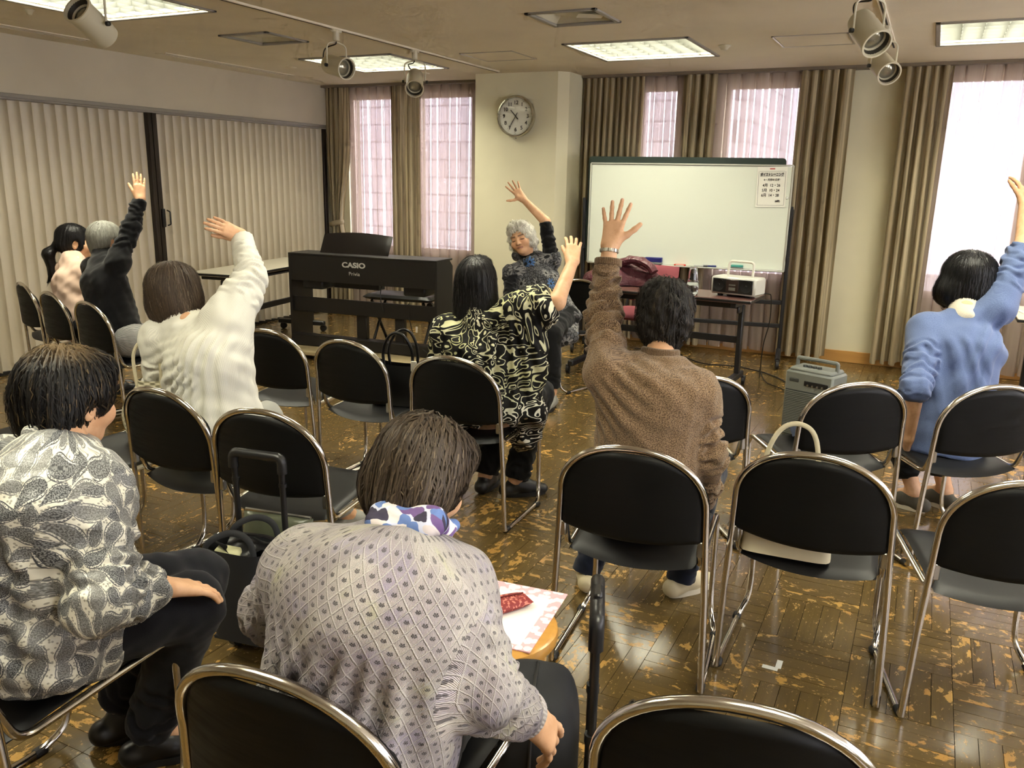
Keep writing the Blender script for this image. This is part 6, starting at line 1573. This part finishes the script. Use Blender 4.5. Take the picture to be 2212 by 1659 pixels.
# ---- pink cardigan, ponytail
G = Fig('pink', 'person in profile with a black ponytail and pale pink cardigan, seated by the partition', (.27, .96), (.58, .81, -.04), (0, 0, 1), .97)
J = G.J
G.body({'R': dict(d=(-.3, .8, -.2), n=(0, 0, -1), curl=(.3, .3, .2), fine=False), 'L': dict(d=(.3, .8, -.2), n=(0, 0, -1), curl=(.3, .3, .2), fine=False)}, .0042, True)
G.top(M_pinkknit, 'cardigan', collar=.4, hip=.158, chest=.150, flat=.78, cut={'R': 1.9, 'L': 1.9}, sleeve_r=(.062, .054, .044), hem=.04, ring_amp=.006, noise_amp=.005, seed=37, h=.0085)
G.cloth('collar', M_whiteknit, [(J['neck']+G.r*.06+G.up*.01, J['neck']+G.f*.075-G.up*.03, .018, .02, .02), (J['neck']-G.r*.06+G.up*.01, J['neck']+G.f*.075-G.up*.03, .018, .02, .02)], [(J['neck']-G.r*.08, J['neck']+G.r*.08, .03, (0, 0, 1), 0.)], .008)
G.bottoms(M_trouser); G.shoes(M_shoeblack)
tie = J['head']-G.hf[1]*.115-G.hf[2]*.03
build_hair('hair', G.o, J['head'], G.hf, [((0, -.022, .032), (.083, .100, .086), .02), ((.03, -.075, -.02), (.045, .05, .05), .03), ((-.03, -.075, -.02), (.045, .05, .05), .03), ((.055, .0, -.01), (.025, .05, .05), .02), ((-.055, .0, -.01), (.025, .05, .05), .02)],
    [((0, .09, -.045), (.060, .070, .10), .012), ((.085, .0, -.02), (.022, .025, .035), .008)], hair_mat('black_hair', (22, 20, 21), (12, 11, 12), None, .3), .005, 500, .07, (0, -.01, .12), .6, 15, .0018, .0014,
    world_adds=[(tie, tie-G.hf[1]*.05-np.array([0, 0, .05]), .022, .034, .02), (tie-G.hf[1]*.05-np.array([0, 0, .05]), tie-G.hf[1]*.035-np.array([0, 0, .17]), .034, .026, .02), (tie-G.hf[1]*.035-np.array([0, 0, .17]), tie-G.hf[1]*.07-np.array([0, 0, .235]), .024, .006, .02)])
sc_ = MB(); sc_.tube([tuple(tie+.026*(G.r*math.cos(a)+np.array([0, 0, 1])*math.sin(a))) for a in np.linspace(0, 2*PI, 13)[:-1]], .012, 8, closed=True); obj('hair_tie', sc_, M_blackknit if False else M_shoeblack, G.o)
m = Mat('patterned_folder', rough=.6); c = m.coord('Object'); vv = m.vor(c, 30., 'F1', 'Color', dim='3D'); m.set(col=m.mix(.55, vv, lin(206, 214, 222)))
mb = MB(); mb.box((0, 0, 0), (.22, .17, .012), bev=.003, rz=.3); o = obj('patterned_folder', mb, m.m); o.location = tuple((J['kneeR']+J['kneeL'])/2-G.f*.14+np.array([0, 0, .085])); o.rotation_euler = (.1, 0, -.3); tag(o, 'patterned folder on the lap of the woman in pink', 'folder')

# ---- paisley blouse
G = Fig('pais', 'person in a grey paisley blouse with short black hair, hand resting on the knee', (.50, .86), (-.02, 1, -.20), (-.06, 0, 1), .93,
        dict(kneeR=(-1.495, 1.305, .48), kneeL=(-1.60, 1.42, .47), ankR=(-1.655, 1.285, .10), ankL=(-1.80, 1.31, .12), toeR=(-1.56, 1.40, .025), toeL=(-1.72, 1.43, .025), wrL=(-1.72, 1.30, .55), elL=(-1.88, 1.14, .62)))
J = G.J; R_ = G.r
G.body({'R': dict(d=J['tipR']-J['wrR']+np.array([0, 0, .02]), n=(-.1, -.25, -1), curl=(.10, .25, .3), spread=.55, thumb=(.35, .4), s=1.04)}, .0030, True)
G.top(M_paisley, 'blouse', hip=.188, chest=.178, flat=.76, cut={'R': 1.80, 'L': 1.9}, sleeve_r=(.074, .062, .052), hem=.045, ring_amp=.007, noise_amp=.006, noise_f=6, seed=41, h=.0060, shoulder=.068, neck_r=.066,
      folds=[(J['shR']-R_*.02, (-.35, 0, -1), .06, .012, .6), (J['chest']-R_*.12, (.6, 0, -.7), .07, .010, .5)], extra=[(J['pelvis']+np.array([0, 0, .06]), J['pelvis']+G.f*.10+np.array([0, 0, .05]), .17, .15, .06, dict(side=R_, flat=(.7, .65)))])
G.cloth('collar', M_paisley, [(J['neck']+R_*.062+G.f*.02+G.up*.0, J['neck']-G.f*.058+G.up*.020, .015, .020, .02), (J['neck']-G.f*.058+G.up*.020, J['neck']-R_*.062+G.f*.02, .020, .015, .02)], [(J['neck']-R_*.08, J['neck']+R_*.08, .05, (0, 0, 1), 5.)], .0055, noise_amp=.001)
G.bottoms(M_trouser, r=(.098, .076, .062), upto=1.0, flare=.062); G.shoes(M_shoeblack, r=.045)
build_hair('hair', G.o, J['head'], G.hf, [((0, -.020, .034), (.094, .110, .094), .02), ((0, -.062, -.03), (.086, .056, .080), .04), ((.062, -.02, .01), (.032, .07, .05), .02), ((-.062, -.02, .01), (.032, .07, .05), .02), ((0, .05, .075), (.068, .045, .04), .02)],
    [((0, .10, -.055), (.068, .080, .10), .012), ((.092, .0, -.045), (.034, .042, .048), .008), ((0, -.04, -.14), (.08, .08, .05), .02)], hair_mat('short_black_hair', (30, 26, 24), (14, 13, 13), (112, 94, 64), .42, (112, 92, 62)), .0042, 3000, .085, (0, -.035, .125), .72, 19, .0042, .0013, .005, .93)

# ---- lavender knit
G = Fig('lav', 'person in a lavender lace-knit jumper with brown hair, head bowed, reaching down', (.12, .99), (.06, .85, -.52), (.06, .45, 1), .88,
        dict(kneeR=(-.77, 1.38, .49), kneeL=(-.94, 1.40, .49), ankR=(-.79, 1.36, .08), ankL=(-.96, 1.38, .08), wrL=(-.92, 1.27, .55), elL=(-1.03, 1.08, .70)))
J = G.J; R_ = G.r
G.body({'R': dict(d=J['tipR']-J['wrR'], n=(-.85, -.15, -.35), curl=(.30, .45, .35), spread=.7, thumb=(.55, .3), s=1.04, fcurl=((.10, .2, .15), (.3, .45, .35), (.35, .5, .4), (.35, .45, .4)))}, .0030)
G.top(M_lav, 'lace_knit_jumper', hip=.185, chest=.178, flat=.80, cut={'R': 1.86, 'L': 1.85}, sleeve_r=(.068, .055, .044), hem=.06, ring_amp=.005, noise_amp=.004, noise_f=6, seed=51, h=.0055, shoulder=.066, neck_r=.066,
      folds=[(J['shR']+R_*.02, (-.25, 0, -1), .06, .008, .45), (J['shL']-R_*.02, (.25, 0, -1), .06, .008, .4)])
e = J['elR']+(J['wrR']-J['elR'])*.80; q = J['elR']+(J['wrR']-J['elR'])*.94; G.cloth('cuff', knit('lavender_rib', (196, 190, 186), (168, 160, 162), 300, .4, rib=800.), [(e, q, .046, .043, .01, dict(capa=True, capb=True))], [(e, q, .045, -G.f, 0.)], .004, noise_amp=.0012)
m = Mat('floral_neckerchief', rough=.7); u, v = uvxy(m); wv_ = m.noise(m.comb(u*40, v*40, 0.), 1., 2); vn = m.vor(m.comb(u+(wv_-.5)*.02, v+(wv_-.5)*.02, 0.), 48., out=None); k_ = m.sep(S(m, vn.outputs['Color'])); ds = S(m, vn.outputs['Distance'])
col = m.mix((k_[0]-.5).smooth(0, .02), lin(216, 206, 206), lin(92, 118, 176)); col = m.mix((k_[1]-.66).smooth(0, .02), col, lin(104, 78, 132)); col = m.mix((k_[2]-.80).smooth(0, .02), col, lin(44, 38, 62)); m.set(col=m.mix((ds-.62).smooth(0, .03), col, lin(196, 200, 222)))
G.cloth('neckerchief', m.m, [(J['neck']-R_*.070+G.f*.03+G.up*.010, J['neck']-G.f*.050-R_*.02+G.up*.030, .020, .026, .02), (J['neck']-G.f*.050-R_*.02+G.up*.030, J['neck']+R_*.055-G.f*.02+G.up*.035, .026, .024, .02), (J['neck']+R_*.055-G.f*.02+G.up*.035, J['neck']+R_*.05+G.f*.06, .024, .018, .02)], [(J['neck']-R_*.08, J['neck']+R_*.08, .07, (0, 0, 1), 0.)], .0045, noise_amp=.005, noise_f=13.)
G.bottoms(M_trouser, r=(.095, .074, .060)); G.shoes(M_shoeblack)
build_hair('hair', G.o, J['head'], G.hf, [((0, -.020, .032), (.092, .108, .094), .02), ((0, -.062, -.045), (.082, .052, .075), .04), ((.055, -.03, -.03), (.040, .066, .065), .03), ((-.055, -.03, -.03), (.040, .066, .065), .03), ((0, .05, .07), (.07, .05, .045), .02)],
    [((0, .10, -.055), (.062, .085, .10), .012), ((.094, .016, -.045), (.026, .032, .040), .008), ((0, -.02, -.15), (.06, .06, .05), .02), ((.085, .045, -.10), (.045, .07, .06), .012)], hair_mat('brown_hair', (84, 70, 54), (50, 41, 33), (128, 112, 90), .42), .0042, 3200, .10, (0, .0, .13), .85, 27, .0032, .0013, .004, .88)
